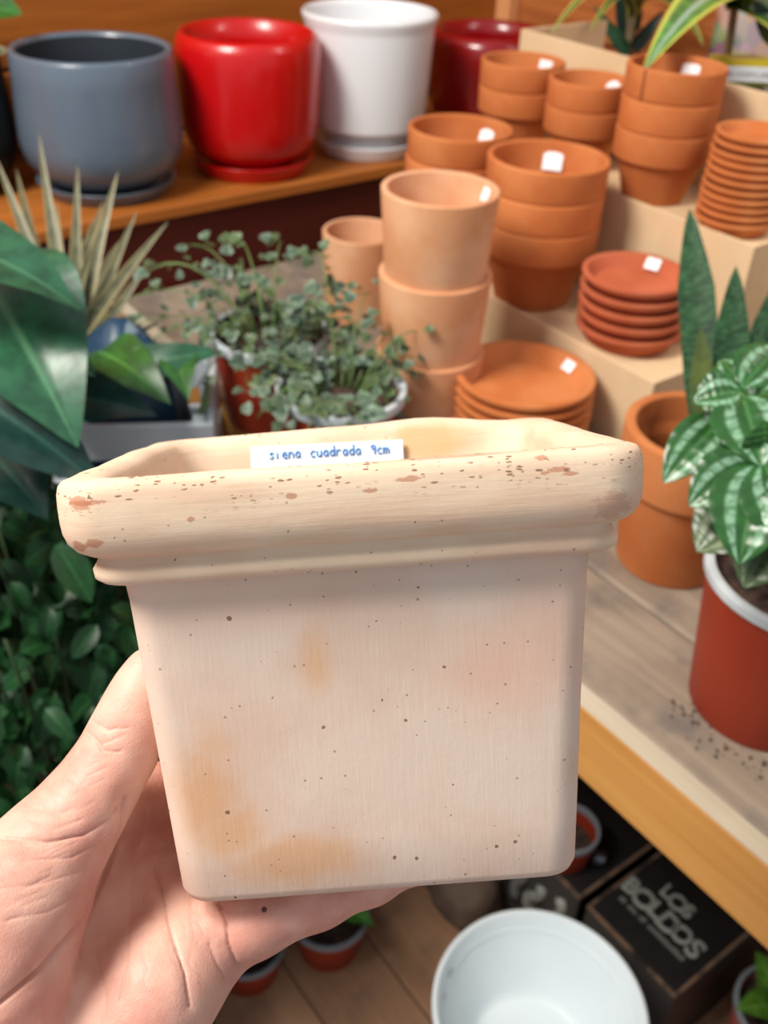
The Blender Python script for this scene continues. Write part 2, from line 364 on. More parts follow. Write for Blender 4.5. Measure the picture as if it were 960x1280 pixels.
# C..G: rimmed pots
Cst = pot_stack((.775, .884), T1, .0606, .094, .0325, 3, TC, 'rimmed_pot', 'flower pot', ordl('terracotta rimmed pot, {} of the stack before the white pot'), 'rimmed terracotta pots')
sticker(Cst[-1], .052, .076, (1, .2), .35, .02, .018)
Dst = pot_stack((.784, .748), T1, .0655, .093, .0335, 3, TC, 'rimmed_pot', 'flower pot', ordl('terracotta rimmed pot, {} of the large stack behind the pale tall stack'), 'rimmed terracotta pots')
sticker(Dst[-1], .055, .072, (.75, .6), .35, .022, .02)
Est = pot_stack((.906, .927), T2, .0512, .072, .0295, 2, TC, 'rimmed_pot', 'flower pot', ordl('terracotta rimmed pot, {} of the pair before the dark red glazed pot'), 'rimmed terracotta pots')
sticker(Est[-1], .0435, .060, (.95, .1), .2, .02, .012)
Fst = pot_stack((.918, .826), T2, .0485, .070, .029, 2, TC, 'rimmed_pot', 'flower pot', ordl('terracotta rimmed pot, {} of the pair with a large white sticker'), 'rimmed terracotta pots')
sticker(Fst[-1], .0425, .059, (.95, .0), .3, .024, .018)
Gst = pot_stack((.906, .700), T2, .0520, .076, .0315, 3, TC, 'rimmed_pot', 'flower pot', ordl('terracotta rimmed pot, {} of the stack under the overhanging striped leaf'), 'rimmed terracotta pots')
sticker(Gst[-1], .0445, .063, (.9, .3), .3, .02, .012)
# the cracked upright joint on the front of the topmost pot of that stack
dirn = (Vector((-.02, -.02, 0)) - Vector((.906, .700, 0))).normalized(); ang = math.atan2(dirn.y, dirn.x)-.62
o = obox('rim_crack', .0022, .0016, .030, simple('crack_dark', (110, 48, 22), rough=.9), Matrix.Translation((.0514*cos(ang), .0514*sin(ang), .0605)) @ Matrix.Rotation(ang+pi/2, 4, 'Z'), Gst[-1], .0003)
o['label'] = 'dark upright crack in the rim'
# saucers
def sauc(R, h): return fil([(0, 0), (R*.76, 0), (R*.93, h*.62), (R, h*.72), (R, h), (R*.90, h), (R*.76, h*.34), (0, h*.30)], .0022)
Hst = pot_stack((.904, .588), T2, .0400, .0155, .01, 11, TC, 'clay_saucer', 'plant saucer', ordl('small terracotta saucer, {} of the tall leaning eleven-saucer stack'), 'tall stack of small saucers', .0080, prof=sauc(.0415, .0155), lean=(.0007, .0002))
sticker(Hst[-1], .033, .011, (.9, -.5), .3, .012, .010)
Ist = pot_stack((.797, .612), T1, .0553, .0215, .012, 5, TCR, 'clay_saucer', 'plant saucer', ordl('red terracotta saucer, {} of the five-saucer stack beside the sword-leaved plant'), 'stack of red saucers', .0135, prof=sauc(.0560, .0215), lean=(-.0003, .0006))
sticker(Ist[-1], .044, .0155, (.9, .3), .7, .016, .013)
Jst = pot_stack((.660, .622), BZ, .0715, .0235, .012, 6, TC, 'clay_saucer', 'plant saucer', ordl('wide terracotta saucer, {} of the stack just behind the held pot'), 'stack of wide saucers', .0118, prof=sauc(.0720, .0235))
sticker(Jst[-1], .0575, .0165, (.95, -.1), .7, .015, .012)

# glazed pots on the shelf
def glazed(name, label, loc, prof, saucer, mat, inmat=None, n=64):
    t = thing(name, label, 'flower pot', loc, 'glazed pots on the shelf')
    link('body', lathe('body', prof, n, mat), t)
    if saucer: link('saucer', lathe('saucer', saucer, n, mat), t)
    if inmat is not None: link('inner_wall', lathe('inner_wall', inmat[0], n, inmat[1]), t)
    return t
def belly(R, H, z0, mouth, kind):
    if kind == 'belly':   # wide low belly narrowing to the mouth
        out = [(0, z0), (R*.56, z0), (R*.70, z0+H*.03), (R*.84, z0+H*.10), (R*.95, z0+H*.19), (R*.99, z0+H*.29), (R, z0+H*.36), (R*.992, z0+H*.52), (R*.965, z0+H*.8), (mouth+.001, z0+H*.97), (mouth-.002, z0+H), (mouth-.007, z0+H*.99)]
        return out + [(mouth-.006, z0+H*.8), (R*.9, z0+H*.3), (R*.6, z0+.01), (0, z0+.01)]
    if kind == 'barrel':
        out = [(0, z0), (R*.58, z0), (R*.72, z0+H*.035), (R*.83, z0+H*.09), (R*.92, z0+H*.18), (R*.955, z0+H*.3), (R*.985, z0+H*.55), (R, z0+H*.78), (R*.99, z0+H*.9), (mouth+.0035, z0+H*.965), (mouth-.002, z0+H*.995), (mouth-.006, z0+H*.985)]
        return out + [(mouth-.007, z0+H*.8), (R*.9, z0+H*.3), (R*.6, z0+.01), (0, z0+.01)]
def dish(r0, r1, h): return fil([(0, 0), (r0, 0), (r1, h), (r1-.005, h), (r0-.006, h*.45), (0, h*.4)], .002)
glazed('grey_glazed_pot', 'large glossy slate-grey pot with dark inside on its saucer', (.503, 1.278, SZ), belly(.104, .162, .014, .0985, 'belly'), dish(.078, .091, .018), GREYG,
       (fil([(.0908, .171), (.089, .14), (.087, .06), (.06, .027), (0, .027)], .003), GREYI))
glazed('red_glazed_pot', 'bright red glossy pot on a red saucer between grey and white pots', (.716, 1.262, SZ), belly(.0985, .166, .016, .0905, 'barrel'), dish(.076, .088, .022), REDG)
wp = fil([(0, .036), (.076, .036), (.0865, .042), (.094, .175), (.099, .19), (.095, .195), (.089, .188), (.082, .06), (0, .05)], .0035)
wt_ = thing('white_glazed_pot', 'white straight-sided pot with a thick rim on a white footed saucer', 'flower pot', (.914, 1.256, SZ), 'glazed pots on the shelf')
link('body', lathe('body', wp, 64, WHITEG), wt_); link('foot', lathe('foot', fil([(0, .008), (.062, .008), (.062, .036), (0, .036)], .001), 48, WHITEG), wt_)
link('saucer', lathe('saucer', dish(.070, .081, .022), 64, WHITEG), wt_)
glazed('dark_red_glazed_pot', 'dark red glossy pot partly hidden behind white pot and clay pots', (1.16, 1.268, SZ), belly(.098, .140, .010, .088, 'barrel'), dish(.066, .076, .014), REDD)
pale_t = glazed('potted_pale_plant', 'pale round-leaved plant in a black pot, cut off left of the grey pot', (.343, 1.366, SZ), belly(.074, .165, .010, .069, 'belly'), None, BLACKG)
pale_t['category'] = 'potted plant'; del pale_t['group']

# ------------------------------------------------------------------ potted plants
def growpot(t, R, H, rb, wallmat=GROWR, rimmat=GROWW, soilz=.86, rimh=.010, soil=True):
    link('pot', lathe('pot', fil([(0, 0), (R*rb, 0), (R*.955, H-rimh), (R*.90, H-rimh), (R*rb*.93, .004), (0, .004)], .0015), 48, wallmat), t)
    link('rim', lathe('rim', fil([(R*.955, H-rimh), (R, H-rimh), (R, H), (R*.90, H), (R*.90, H-rimh*1.6), (R*.955, H-rimh)], .0012), 48, rimmat), t)['label'] = 'pale plastic rim'
    if soil:
        vs = [(0, 0, H*soilz+.003)]; fs = []; n = 28
        for q in (.35, .7, 1.0):
            for j in range(n):
                a = 2*pi*j/n; r = R*(rb+(.93-rb)*soilz)*.985*q; vs.append((r*cos(a), r*sin(a), H*soilz+random.uniform(-.003, .003)*(q < 1)))
        for j in range(n):
            fs.append((0, 1+j, 1+(j+1) % n))
            for q in (0, 1): fs.append((1+q*n+j, 1+(q+1)*n+j, 1+(q+1)*n+(j+1) % n, 1+q*n+(j+1) % n))
        link('soil', pymesh('soil', vs, fs, SOIL), t)
# ivies
ivy_me = [leafmesh('leaf', .0138*s, .0142*s, m, 'ivy', b, .22, 6, 2) for s, m, b in ((1, L_IVY, .5), (1.15, L_IVY, .3), (.85, L_IVYG, .6), (1, L_IVYG, .35))]
def ivy(label, loc, R, H, rb, shoots, nleaf, seed):
    random.seed(seed); t = thing('potted_ivy', label, 'potted plant', loc, 'small ivies in red plastic pots'); growpot(t, R, H, rb)
    cnt = 0; per = nleaf//len(shoots); view = (CAM-Vector(loc)).normalized()
    for (az, reach, rise, drop) in shoots:
        a0 = Vector((cos(az)*R*.35, sin(az)*R*.35, H*.86)); d = Vector((cos(az), sin(az), 0))
        p = bez(a0, a0+d*reach*.4+zz*rise*1.6, a0+d*reach+zz*(rise-drop), 10)
        link('stem', tube('stem', p, .0011, .0006, STEM, 5), t)
        for k in range(per):
            q = random.uniform(.12, 1); i = min(9, int(q*10)); b = p[i].lerp(p[i+1], q*10-i)
            side = Vector((-d.y, d.x, 0))*random.choice((-1, 1)); off = (side*random.uniform(.2, 1)+d*random.uniform(-.2, .8)+zz*random.uniform(-.4, .7)).normalized()
            b2 = b+off*random.uniform(.004, .016)
            nrm = (zz*.8+view*.5+Vector((random.gauss(0, .35), random.gauss(0, .35), random.gauss(0, .25))))
            leafat(random.choice(ivy_me), Vector(loc)+b2, off*1.0+zz*random.uniform(-.5, .1), nrm, t, random.uniform(.65, 1.15)); cnt += 1
    return t
rnd = random.Random(5)
sh1 = [(rnd.uniform(0, 6.28), rnd.uniform(.03, .085), rnd.uniform(.015, .05), rnd.uniform(.0, .05)) for _ in range(20)] + [(2.4, .15, .03, .04), (2.0, .14, .06, .02), (2.7, .13, .035, .05), (1.7, .12, .06, .0), (2.2, .17, .05, .05), (1.3, .11, .06, .0), (2.5, .10, .07, .0), (.9, .10, .06, .0)]
ivy('grey-green ivy in a red plastic pot, the farther of two, trailing left', (.470, .806, BZ), .0630, .103, .72, sh1, 285, 3)
sh2 = [(rnd.uniform(0, 6.28), rnd.uniform(.025, .07), rnd.uniform(.012, .04), rnd.uniform(.0, .045)) for _ in range(24)] + [(.0, .10, .05, .02), (.35, .12, .04, .02), (.7, .09, .06, .0), (3.3, .072, .03, .045), (1.2, .11, .09, .0)]
ivy('grey-green ivy in a red plastic pot, the nearer of two, right behind the held pot', (.472, .679, BZ), .0625, .096, .72, sh2, 295, 4)

# snake plant in terracotta pot
kx, ky = .640, .398
t = thing('potted_snake_plant', 'tall sword-leaved green plant in a black pot inside a rimmed terracotta pot', 'potted plant', (kx, ky, BZ))
link('outer_pot', lathe('outer_pot', fil([(0, 0), (.046, 0), (.0560, .086), (.0612, .088), (.0620, .138), (.0530, .138), (.0500, .114), (.0460, .104), (.040, .008), (0, .008)], .0022), 64, TC), t)
link('inner_pot', lathe('inner_pot', fil([(0, .0085), (.030, .0085), (.036, .100), (.034, .100), (.029, .012), (0, .012)], .001), 40, BLACKG), t).location = (.008, -.006, 0)
link('soil', lathe('soil', [(0, .092), (.02, .091), (.0335, .090)], 24, SOIL), t).location = (.008, -.006, 0)
kb = Vector((kx, ky, BZ+.09))
for (tip, wd_, m, off) in ((W(862, 260, .86), .031, L_SNAKE, (888, 600)), (W(920, 332, .80), .028, L_SNAKE, (904, 605)), (W(985, 330, .86), .034, L_SNAKE, (918, 605)), (W(876, 408, .80), .020, L_SNAKEY, (882, 600)), (W(950, 400, .80), .028, L_SNAKE, (912, 600))):
    leaf2(Z(off[0], off[1], BZ+.09), tip, wd_, m, t, CAM-kb, 'sword', .12, .2, nv=16)

# silver-striped plant in red plastic pot (near right)
lx, ly = .560, .240
LB = Vector((lx, ly, BZ))
t = thing('potted_silver_plant', 'silver-striped leafy plant in a red plastic pot with white rim, at bench edge', 'potted plant', LB)
growpot(t, .0680, .128, .77, GROWR, GROWW, .88, .008)
for i in range(26):
    a = random.uniform(0, 6.28); r = .05*sqrt(random.random()); s = random.uniform(.003, .006)
    bm = bmesh.new(); bmesh.ops.create_icosphere(bm, subdivisions=1, radius=s)
    for v in bm.verts: v.co *= random.uniform(.75, 1.2)
    me = bpy.data.meshes.new('bark_chip'); bm.to_mesh(me); bm.free()
    o = link('bark_chip', me, t, SOIL); o.location = (r*cos(a), r*sin(a), .115)
crown = LB+Vector((0, 0, .115)); view = (CAM-crown).normalized()
hubs = [W(925, 492, .60), W(947, 578, .575), W(936, 540, .60), W(1010, 560, .58)]
for hb in hubs: link('stem', tube('stem', [q-LB for q in bez(crown+Vector((random.uniform(-.01, .01), random.uniform(-.01, .01), 0)), (crown+hb)/2+zz*.02, hb, 8)], .0026, .0016, STEM, 6), t)
def sl(b, tip, w, bend=.35, n=None, m=L_SILV):
    leaf2(b, tip, w*1.3, m, t, n or (view+zz*.5), 'oval', bend, .18, puck=.0018, nv=24, nu=5)
sl(W(925, 490, .60), W(866, 502, .605), .024, .5)
sl(W(928, 484, .605), W(978, 432, .63), .026, .3)
sl(W(908, 520, .61), W(829, 604, .60), .026, .3)
sl(W(928, 496, .60), W(952, 584, .57), .036, .4)
sl(W(950, 492, .60), W(1010, 520, .58), .034, .4)
sl(W(944, 578, .575), W(861, 633, .575), .029, .35)
sl(W(948, 582, .572), W(924, 706, .555), .036, .5)
sl(W(955, 580, .57), W(1005, 690, .55), .036, .5)
sl(W(955, 570, .58), W(955, 525, .565), .020, .3, None, L_BRIGHT)
sl(W(940, 632, .59), W(871, 690, .59), .034, .25, view*.4+zz, L_DULL)
sl(W(975, 655, .575), W(930, 735, .57), .028, .4, None, L_DULL)
sl(W(960, 600, .59), W(1040, 620, .57), .036, .4)
sl(W(990, 500, .61), W(1045, 470, .60), .030, .4)
sl(W(912, 520, .615), W(880, 560, .62), .022, .3)
sl(W(940, 500, .63), W(900, 450, .66), .022, .4)
# crumbs of soil on the bench
cr = bpy.data.objects.new('soil_crumbs', bpy.data.meshes.new('soil_crumbs')); bm = bmesh.new()
for i in range(120):
    a = random.uniform(2.5, 5.3); r = random.gauss(.066, .008)
    m = Matrix.Translation((lx+r*cos(a), ly+r*sin(a), BZ+.0012)) @ Matrix.Scale(random.uniform(.5, 1.6), 4); bmesh.ops.create_icosphere(bm, subdivisions=1, radius=.0009, matrix=m)
bm.to_mesh(cr.data); bm.free(); cr.data.materials.append(simple('crumb', (96, 76, 62), (70, 54, 44), 300, rough=.95)); C.objects.link(cr); cr['kind'] = 'stuff'; tag(cr, 'loose soil crumbs on the bench around the red plastic pot', 'soil')

def XP(px, py, x):
    r = fw + rt*((px-480)/F) - upv*((py-640)/F); return CAM + r*(x/r.x)
# ------------------------------------------------------------------ top right: leafy plants, seed box, bag
def simplepot(t, R, H, mat): link('pot', lathe('pot', pot_prof(R, H, H*.25), 40, mat), t); link('soil', lathe('soil', [(0, H*.86), (R*.8, H*.85)], 24, SOIL), t)
q_ = XP(787, 70, 1.262); db = Vector((q_.x, q_.y, BZ)); ddb = (q_-CAM).dot(fw); t = thing('potted_dracaena', 'narrow-leaved green and yellow plant behind the highest cardboard step', 'potted plant', db)
simplepot(t, .06, .12, TC)
st0 = db+zz*.10; st1 = W(790, 20, ddb-.03); stm = W(787, 70, ddb)
link('stem', tube('stem', [q-db for q in bez(st0, stm, st1, 10)], .008, .007, CANE, 8), t)
for tip, w in (((686, 46), .020), ((736, 42), .018), ((748, -60), .03), ((860, 10), .026), ((770, -90), .03), ((830, -60), .03), ((700, -70), .028), ((880, 60), .024)):
    b = st1+zz*random.uniform(-.01, .03); tp = W(tip[0], tip[1], random.uniform(1.22, 1.34)); leaf2(b, tp, w, L_DRAC, t, zz+(CAM-b).normalized()*.4, 'strap', .9, .3, nv=14, nu=2)
for tip, bs, w in (((830, 12), (792, 62), .022), ((742, 6), (784, 66), .02), ((800, -20), (788, 40), .026), ((770, -20), (786, 44), .026)):
    leaf2(W(*bs, ddb-.01), W(*tip, ddb-.05), w, L_TEAL if tip[0] != 742 else L_BIG, t, (CAM-st1), 'strap', .3, .3, nv=12, nu=2)
q_ = XP(912, 60, 1.215); wb_ = Vector((q_.x, q_.y, BZ)); t = thing('potted_striped_plant', 'broad striped yellow-green leaves arching over the terracotta stack, top right', 'potted plant', wb_)
simplepot(t, .055, .11, TC)
top = W(918, 8, 1.16)
link('stem', tube('stem', [q-wb_ for q in bez(wb_+zz*.09, W(912, 75, 1.22), top, 10)], .006, .005, CANE, 8), t)
for tip, w, d, m in (((803, 91), .060, 1.03, L_WIDE), ((890, -60), .04, 1.1, L_WIDE), ((990, 40), .045, 1.05, L_BIG), ((964, -40), .04, 1.1, L_WIDE), ((1010, 90), .04, 1.1, L_WIDE), ((850, -30), .04, 1.15, L_BIG)):
    leaf2(top, W(*tip, d), w, m, t, zz+(CAM-top).normalized()*.6, 'strap', .8, .25, nv=16, nu=3)
leaf2(W(975, 60, 1.15), W(945, -20, 1.1), .03, L_TEAL, t, CAM-top, 'oval', .3, .2)
# seed box with yellow top and white label
sb = Vector((1.030, .742, T2)); t = thing('seed_box', 'small box with yellow top edge and white printed label, top right', 'box', sb, None, (0, 0, -radians(38)))
spot = simple('speckled_print', (60, 66, 48), (150, 140, 130), 130, rough=.4, lo=.45, hi=.55)
zt = .1245
box('carton', 0, .115, 0, .03, 0, zt, spot, t)
box('yellow_band', -.0005, .1155, -.0006, .0306, zt-.006, zt+.0004, simple('yellow_print', (204, 186, 40), rough=.4), t, .0002)
box('label', .002, .113, -.0010, 0, zt-.022, zt-.006, LABELW, t, .0002)
box('green_band', -.0005, .1155, -.0008, .0, zt-.026, zt-.022, simple('green_print', (96, 110, 40), rough=.4), t, .0001)
GP = simple('grey_print', (150, 152, 158), rough=.6)
for i in range(17):
    x = .010+i*.0056; box('print_mark', x, x+random.uniform(.002, .0046), -.0014, -.0010, zt-.017, zt-.017+random.uniform(.004, .006), GP, t, 0)
# printed bag behind
q_ = XP(972, 45, 1.30); sbg = Vector((q_.x, q_.y, BZ)); t = thing('printed_bag', 'printed plastic bag with pink and grey pattern behind the yellow-topped box', 'bag', sbg, None, (0, 0, -radians(60)))
N = NT('bag_print'); vo = N.n('ShaderNodeTexVoronoi'); N.put(vo.inputs['Vector'], N.coord()); vo.inputs['Scale'].default_value = 34
N.put(N.b.inputs['Base Color'], N.mix(N.ramp(N.noise(N.coord(), 18, 2), .4, .6), N.mix(.8, vo.outputs['Color'], lin((96, 82, 80))), N.mix(.8, vo.outputs['Color'], lin((176, 140, 140))))); N.b.inputs['Roughness'].default_value = .25
vs, fs = [], []; nx, nz = 14, 20
for sgn in (-1, 1):
    for j in range(nz+1):
        for i in range(nx+1):
            u, v = i/nx*2-1, j/nz*2-1; th = .028*sqrt(max(0, (1-u**4)*(1-v**6)))+.0008
            vs.append((u*.085, sgn*th+.003*mnoise.noise(Vector((u*3, v*4, sgn))), .19+v*.19))
for s in (0, 1):
    o_ = s*(nx+1)*(nz+1)
    for j in range(nz):
        for i in range(nx):
            a = o_+j*(nx+1)+i; f = (a, a+1, a+nx+2, a+nx+1); fs.append(f if s == 0 else f[::-1])
link('bag_body', pymesh('bag_body', vs, fs, N.m), t)
box('top_seal', -.086, .086, -.0015, .0015, .378, .392, simple('bag_seal', (196, 190, 196), rough=.3), t, .0003)

# ------------------------------------------------------------------ left side plants
# spiky plant
sp = Vector(Z(70, 480, HC-.66)); sp = Vector((.27, 1.0, 0)); rosette = W(88, 462, 1.08)
sp = Vector((rosette.x-.03, rosette.y, 0)); t = thing('potted_spiky_plant', 'spiky plant with narrow dull yellow-green blades in front of the grey glazed pot', 'potted plant', sp)
growpot(t, .085, .16, .75, BLACKG, BLACKG)
link('stem', tube('stem', [q-sp for q in bez(sp+zz*.13, sp+zz*.4, rosette, 10)], .011, .009, CANE, 8), t)
for (tx, ty), d in zip(((-8, 190), (48, 165), (97, 205), (148, 212), (172, 262), (211, 276), (22, 280), (70, 250), (120, 300), (-40, 260), (185, 330), (-30, 340), (150, 300), (60, 330), (20, 210), (205, 400), (130, 250)), (1.08, 1.06, 1.04, 1.07, 1.03, 1.02, .98, 1.12, 1.0, 1.0, 1.08, 1.0, 1.12, .98, 1.14, 1.1, 1.15)):
    b = rosette+Vector((random.uniform(-.012, .012), random.uniform(-.012, .012), random.uniform(-.02, .03)))
    leaf2(b, W(tx, ty, d), .017, L_SPIKE, t, zz*.5+(CAM-b).normalized(), 'strap', .22, .35, nv=12, nu=2)
# big-leaf plant
bl = Vector((-.16, 1.0, 0)); t = thing('potted_broadleaf_plant', 'broad glossy green leaves of a large plant at the left edge', 'potted plant', bl)
growpot(t, .10, .22, .75, BLACKG, BLACKG)
bc = bl+zz*.2
def bigleaf(b, tip, w, m, bend=.5, nrm=None, petiole=True, shape='heart', fold=.18):
    leaf2(b, tip, w, m, t, nrm or (zz*.8+(CAM-b).normalized()), shape, bend, fold, nv=18, nu=4, wave=.05)
    if petiole: link('petiole', tube('petiole', [q-bl for q in bez(bc, (bc+b)/2+zz*.12, b, 10)], .005, .003, DSTEM, 7), t)
bigleaf(W(-110, 300, .74), W(101, 388, .72), .075, L_BIG, .5, zz*.7+(CAM-bc).normalized()+rt*.2)
bigleaf(W(-30, 330, .80), W(98, 560, .74), .125, L_BIG, .45, (CAM-bc).normalized()+zz*.3+Vector((-.3, 0, 0)))
bigleaf(W(-60, 480, .76), W(128, 612, .76), .075, L_TEAL, .5)
bigleaf(W(60, 500, .92), W(196, 520, .88), .062, L_TEAL, .5)
bigleaf(W(120, 440, .98), W(214, 506, .92), .060, L_BRIGHT, .6)
bigleaf(W(150, 470, .95), W(280, 440, .97), .04, L_BIG, .5)
bigleaf(W(20, 430, .90), W(120, 470, .86), .07, L_BIG, .5)
bigleaf(W(-20, 560, .84), W(60, 650, .80), .07, L_TEAL, .5)
bigleaf(W(215, 432, .98), W(236, 500, .93), .040, L_BRIGHT, .5)
link('petiole', tube('petiole', [q-bl for q in bez(bc, W(262, 640, .98), W(262, 470, .98), 12)], .006, .0035, STEM, 7), t)
# bushy dark plant
def bush(loc, label, n, pr, dr, seed, stuff, L=.052):
    random.seed(seed); bu = Vector(loc); t = thing('potted_bush', label, 'potted plant', bu, None); growpot(t, .10, .2, .75, BLACKG, BLACKG)
    view = (CAM-(bu+zz*.6)).normalized(); pts = []
    for i in range(n):
        b = W(random.uniform(pr[0], pr[1]), random.uniform(pr[2], pr[3]), random.uniform(*dr)); b.z = max(b.z, .23); pts.append(b)
    for b in pts[:34]: link('stem', tube('stem', [q-bu for q in bez(bu+zz*.17+Vector((random.uniform(-.05, .05), random.uniform(-.05, .05), 0)), (bu+b)/2+zz*.15, b, 10)], .0032, .0014, DSTEM, 5), t)
    lv = [leafmesh('leaf', L*s_, L*.5*s_, L_DARK, 'oval', b_, .3, 7, 2) for s_, b_ in ((1, .5), (.8, .8), (1.15, .3))]
    acc_v, acc_f, acc_u = [], [], []
    for b in pts:
        a = random.uniform(0, 6.28); dr_ = Vector((cos(a), sin(a), 0))*.7+Vector((0, 0, -1))*random.uniform(.2, 1.2); nr = view*1.0+zz*.6+Vector((random.gauss(0, .4), random.gauss(0, .4), random.gauss(0, .3))); sc_ = random.uniform(.65, 1.15)
        if not stuff: leafat(random.choice(lv), b, dr_, nr, t, sc_)
        else:
            M = frame(b-bu, dr_, nr) @ Matrix.Scale(sc_, 4); me = lv[0]; o0 = len(acc_v); acc_v += [M @ v.co for v in me.vertices]; acc_f += [tuple(o0+k for k in p.vertices) for p in me.polygons]; acc_u += [(.0+(i_ % 5)/4, (i_//5)/7) for i_ in range(len(me.vertices))]
    if stuff: o = link('foliage', pymesh('foliage', acc_v, acc_f, L_DARK, True, acc_u), t); o['kind'] = 'stuff'
bush((.16, .66, 0), 'dark green bushy plant with many small pointed leaves left of the hand', 296, (-50, 235, 590, 1060), (.80, .96), 8, False, .046)
bush((-.02, .98, 0), 'second dark bushy plant half hidden behind the pointed-leaved one', 900, (-90, 250, 540, 1080), (1.0, 1.16), 9, True, .06)
# leaf of the plant in the top left corner
t = pale_t; tl = Vector(t.location)
link('soil', lathe('soil', [(0, .12), (.060, .118)], 24, SOIL), t)
for (b, tp, w, m) in (((-60, 10), (28, 18), .06, L_BRIGHT), ((-60, 90), (12, 62), .03, L_SPIKE), ((-50, 120), (-20, 40), .05, L_BRIGHT)):
    leaf2(W(*b, 1.22), W(*tp, 1.22), w, m, t, zz+(CAM-tl).normalized(), 'oval', .4, .2)
    link('stem', tube('stem', [q-tl for q in bez(tl+zz*.11, tl+zz*.16, W(*b, 1.22), 6)], .003, .002, STEM, 6), t)
# white crate and blue sack beyond the bench edge
ct = W(225, 508, .985); cb = Vector((ct.x-.064, ct.y, 0)); hc = ct.z
t = thing('white_crate', 'white slatted plastic crate beyond the bench, left of the ivy pots', 'crate', cb, None, (0, 0, -radians(30)))
for i in range(7):
    z1 = hc-i*.062; box('slat', -.09, .09, -.004, .004, z1-.04, z1, CRATE, t, .002); box('slat', -.09, .09, .14, .148, z1-.04, z1, CRATE, t, .002)
    box('slat', -.09, -.082, .004, .14, z1-.04, z1, CRATE, t, .002); box('slat', .082, .09, .004, .14, z1-.04, z1, CRATE, t, .002)
for x in (-.081, .069):
    for y in (.0045, .1275): box('corner_post', x, x+.012, y, y+.012, 0, hc, CRATE, t, .001)
box('crate_floor', -.082, .082, .004, .14, hc-.40, hc-.39, CRATE, t)
def sack(name, label, cat, loc, sx, sy, sz, mat, seed, rz=0):
    bm = bmesh.new(); bmesh.ops.create_icosphere(bm, subdivisions=4, radius=1)
    for v in bm.verts:
        c = v.co.copy(); e = 2.6
        c = Vector([math.copysign(abs(x)**(2/e), x) for x in c])
        c *= 1+.10*mnoise.noise(c*2.2+Vector((seed, 0, 0)))+.04*mnoise.noise(c*6+Vector((seed, 3, 0)))
        v.co = Vector((c.x*sx, c.y*sy, max(0, (c.z+1)/2*2*sz*.5+0)))
    me = bpy.data.meshes.new(name); bm.to_mesh(me); bm.free(); me.materials.append(mat); me.polygons.foreach_set('use_smooth', [True]*len(me.polygons))
    o = link(name, me); o.location = loc; o.rotation_euler = (0, 0, rz); tag(o, label, cat); return o
b0 = Vector(cb)+Matrix.Rotation(-radians(30), 3, 'Z') @ Vector((0, .072, 0)); b0.z = hc-.39
sack('blue_sack', 'blue and white printed plastic sack lying in the white crate', 'sack', b0, .066, .054, .45, BLUEB, 2, -.5)
# pale sack behind left
gz = W(160, 455, 1.2); sack('pale_sack', 'grey and white crumpled sack behind the spiky plant', 'sack', (gz.x+.0, gz.y+.03, 0), .055, .055, gz.z+.05, simple('pale_sack_film', (138, 134, 132), (84, 86, 92), 24, rough=.6, bump=.4, bscale=30, bdist=.005), 7, .4)

# ------------------------------------------------------------------ below the bench
bk = Vector((.497, .318, 0)); t = thing('white_plastic_planter', 'round white plastic planter standing empty on the floor', 'planter', bk)
zr = HC-1.062; Rr = .1175
link('planter_wall', lathe('planter_wall', fil([(0, 0), (.088, 0), (.104, zr-.02), (Rr, zr-.018), (Rr+.0005, zr), (Rr-.005, zr), (.102, zr-.03), (.070, zr-.096), (.064, zr-.102), (0, zr-.103)], .003), 96, WHITEP), t)
N = None
smg = simple('grey_smudge', (170, 182, 190), rough=.6)
for a, z_, w_, h_ in ((2.05, -.018, .012, .004), (2.3, -.022, .007, .006), (2.62, -.028, .008, .003)):
    d = Vector((cos(a), sin(a), 0)); r = .1085+z_*.3+.001
    obox('smudge', w_, h_, .0004, smg, frame(d*(.1125+z_*.35-.0008)+zz*(zr+z_), zz+d*.18, -d+zz*.18), t, .0001)
# black printed cartons
CZ = .18
def carton(label, x0, x1, y0, y1, h_):
    t = thing('black_carton', label, 'carton', (x0, y0, 0)); w, l = x1-x0, y1-y0
    box('front_side', 0, .003, 0, l, 0, h_-.003, BOXG, t, .0006); box('back_side', w-.003, w, 0, l, 0, h_-.003, BOXK, t, .0006)
    box('end_side', .003, w-.003, 0, .003, 0, h_-.003, BOXK, t, .0006); box('end_side', .003, w-.003, l-.003, l, 0, h_-.003, BOXK, t, .0006)
    box('lid', .0025, w-.0025, .0025, l-.0025, h_-.003, h_, BOXK, t, .0008)
    for nm, a in (('worn_edge', (-.0006, .0042, -.0006, l+.0006)), ('worn_edge', (.004, w, -.0006, .004)), ('worn_edge', (.004, w, l-.004, l+.0006))):
        box(nm, a[0], a[1], a[2], a[3], h_-.0052, h_+.0004, BOXE, t, .0008)
    return t
c1 = carton('black carton with large silver lettering on top, under the bench', .680, .93, .259, .405, CZ)
c2 = carton('black carton without a name on top, behind the lettered carton', .680, .93, .418, .58, CZ)
def textmesh(s, size, mat, off=0.0, ext=.0006, bev=0.0, name='lettering', shear=0):
    cu = bpy.data.curves.new(name, 'FONT'); cu.body = s; cu.size = size; cu.extrude = ext; cu.offset = off; cu.bevel_depth = bev; cu.bevel_resolution = 2; cu.align_x = 'CENTER'; cu.shear = shear
    o = bpy.data.objects.new(name, cu); C.objects.link(o); dg = bpy.context.evaluated_depsgraph_get(); dg.update()
    me = bpy.data.meshes.new_from_object(o.evaluated_get(dg)); bpy.data.objects.remove(o); me.materials.clear(); me.materials.append(mat); return me
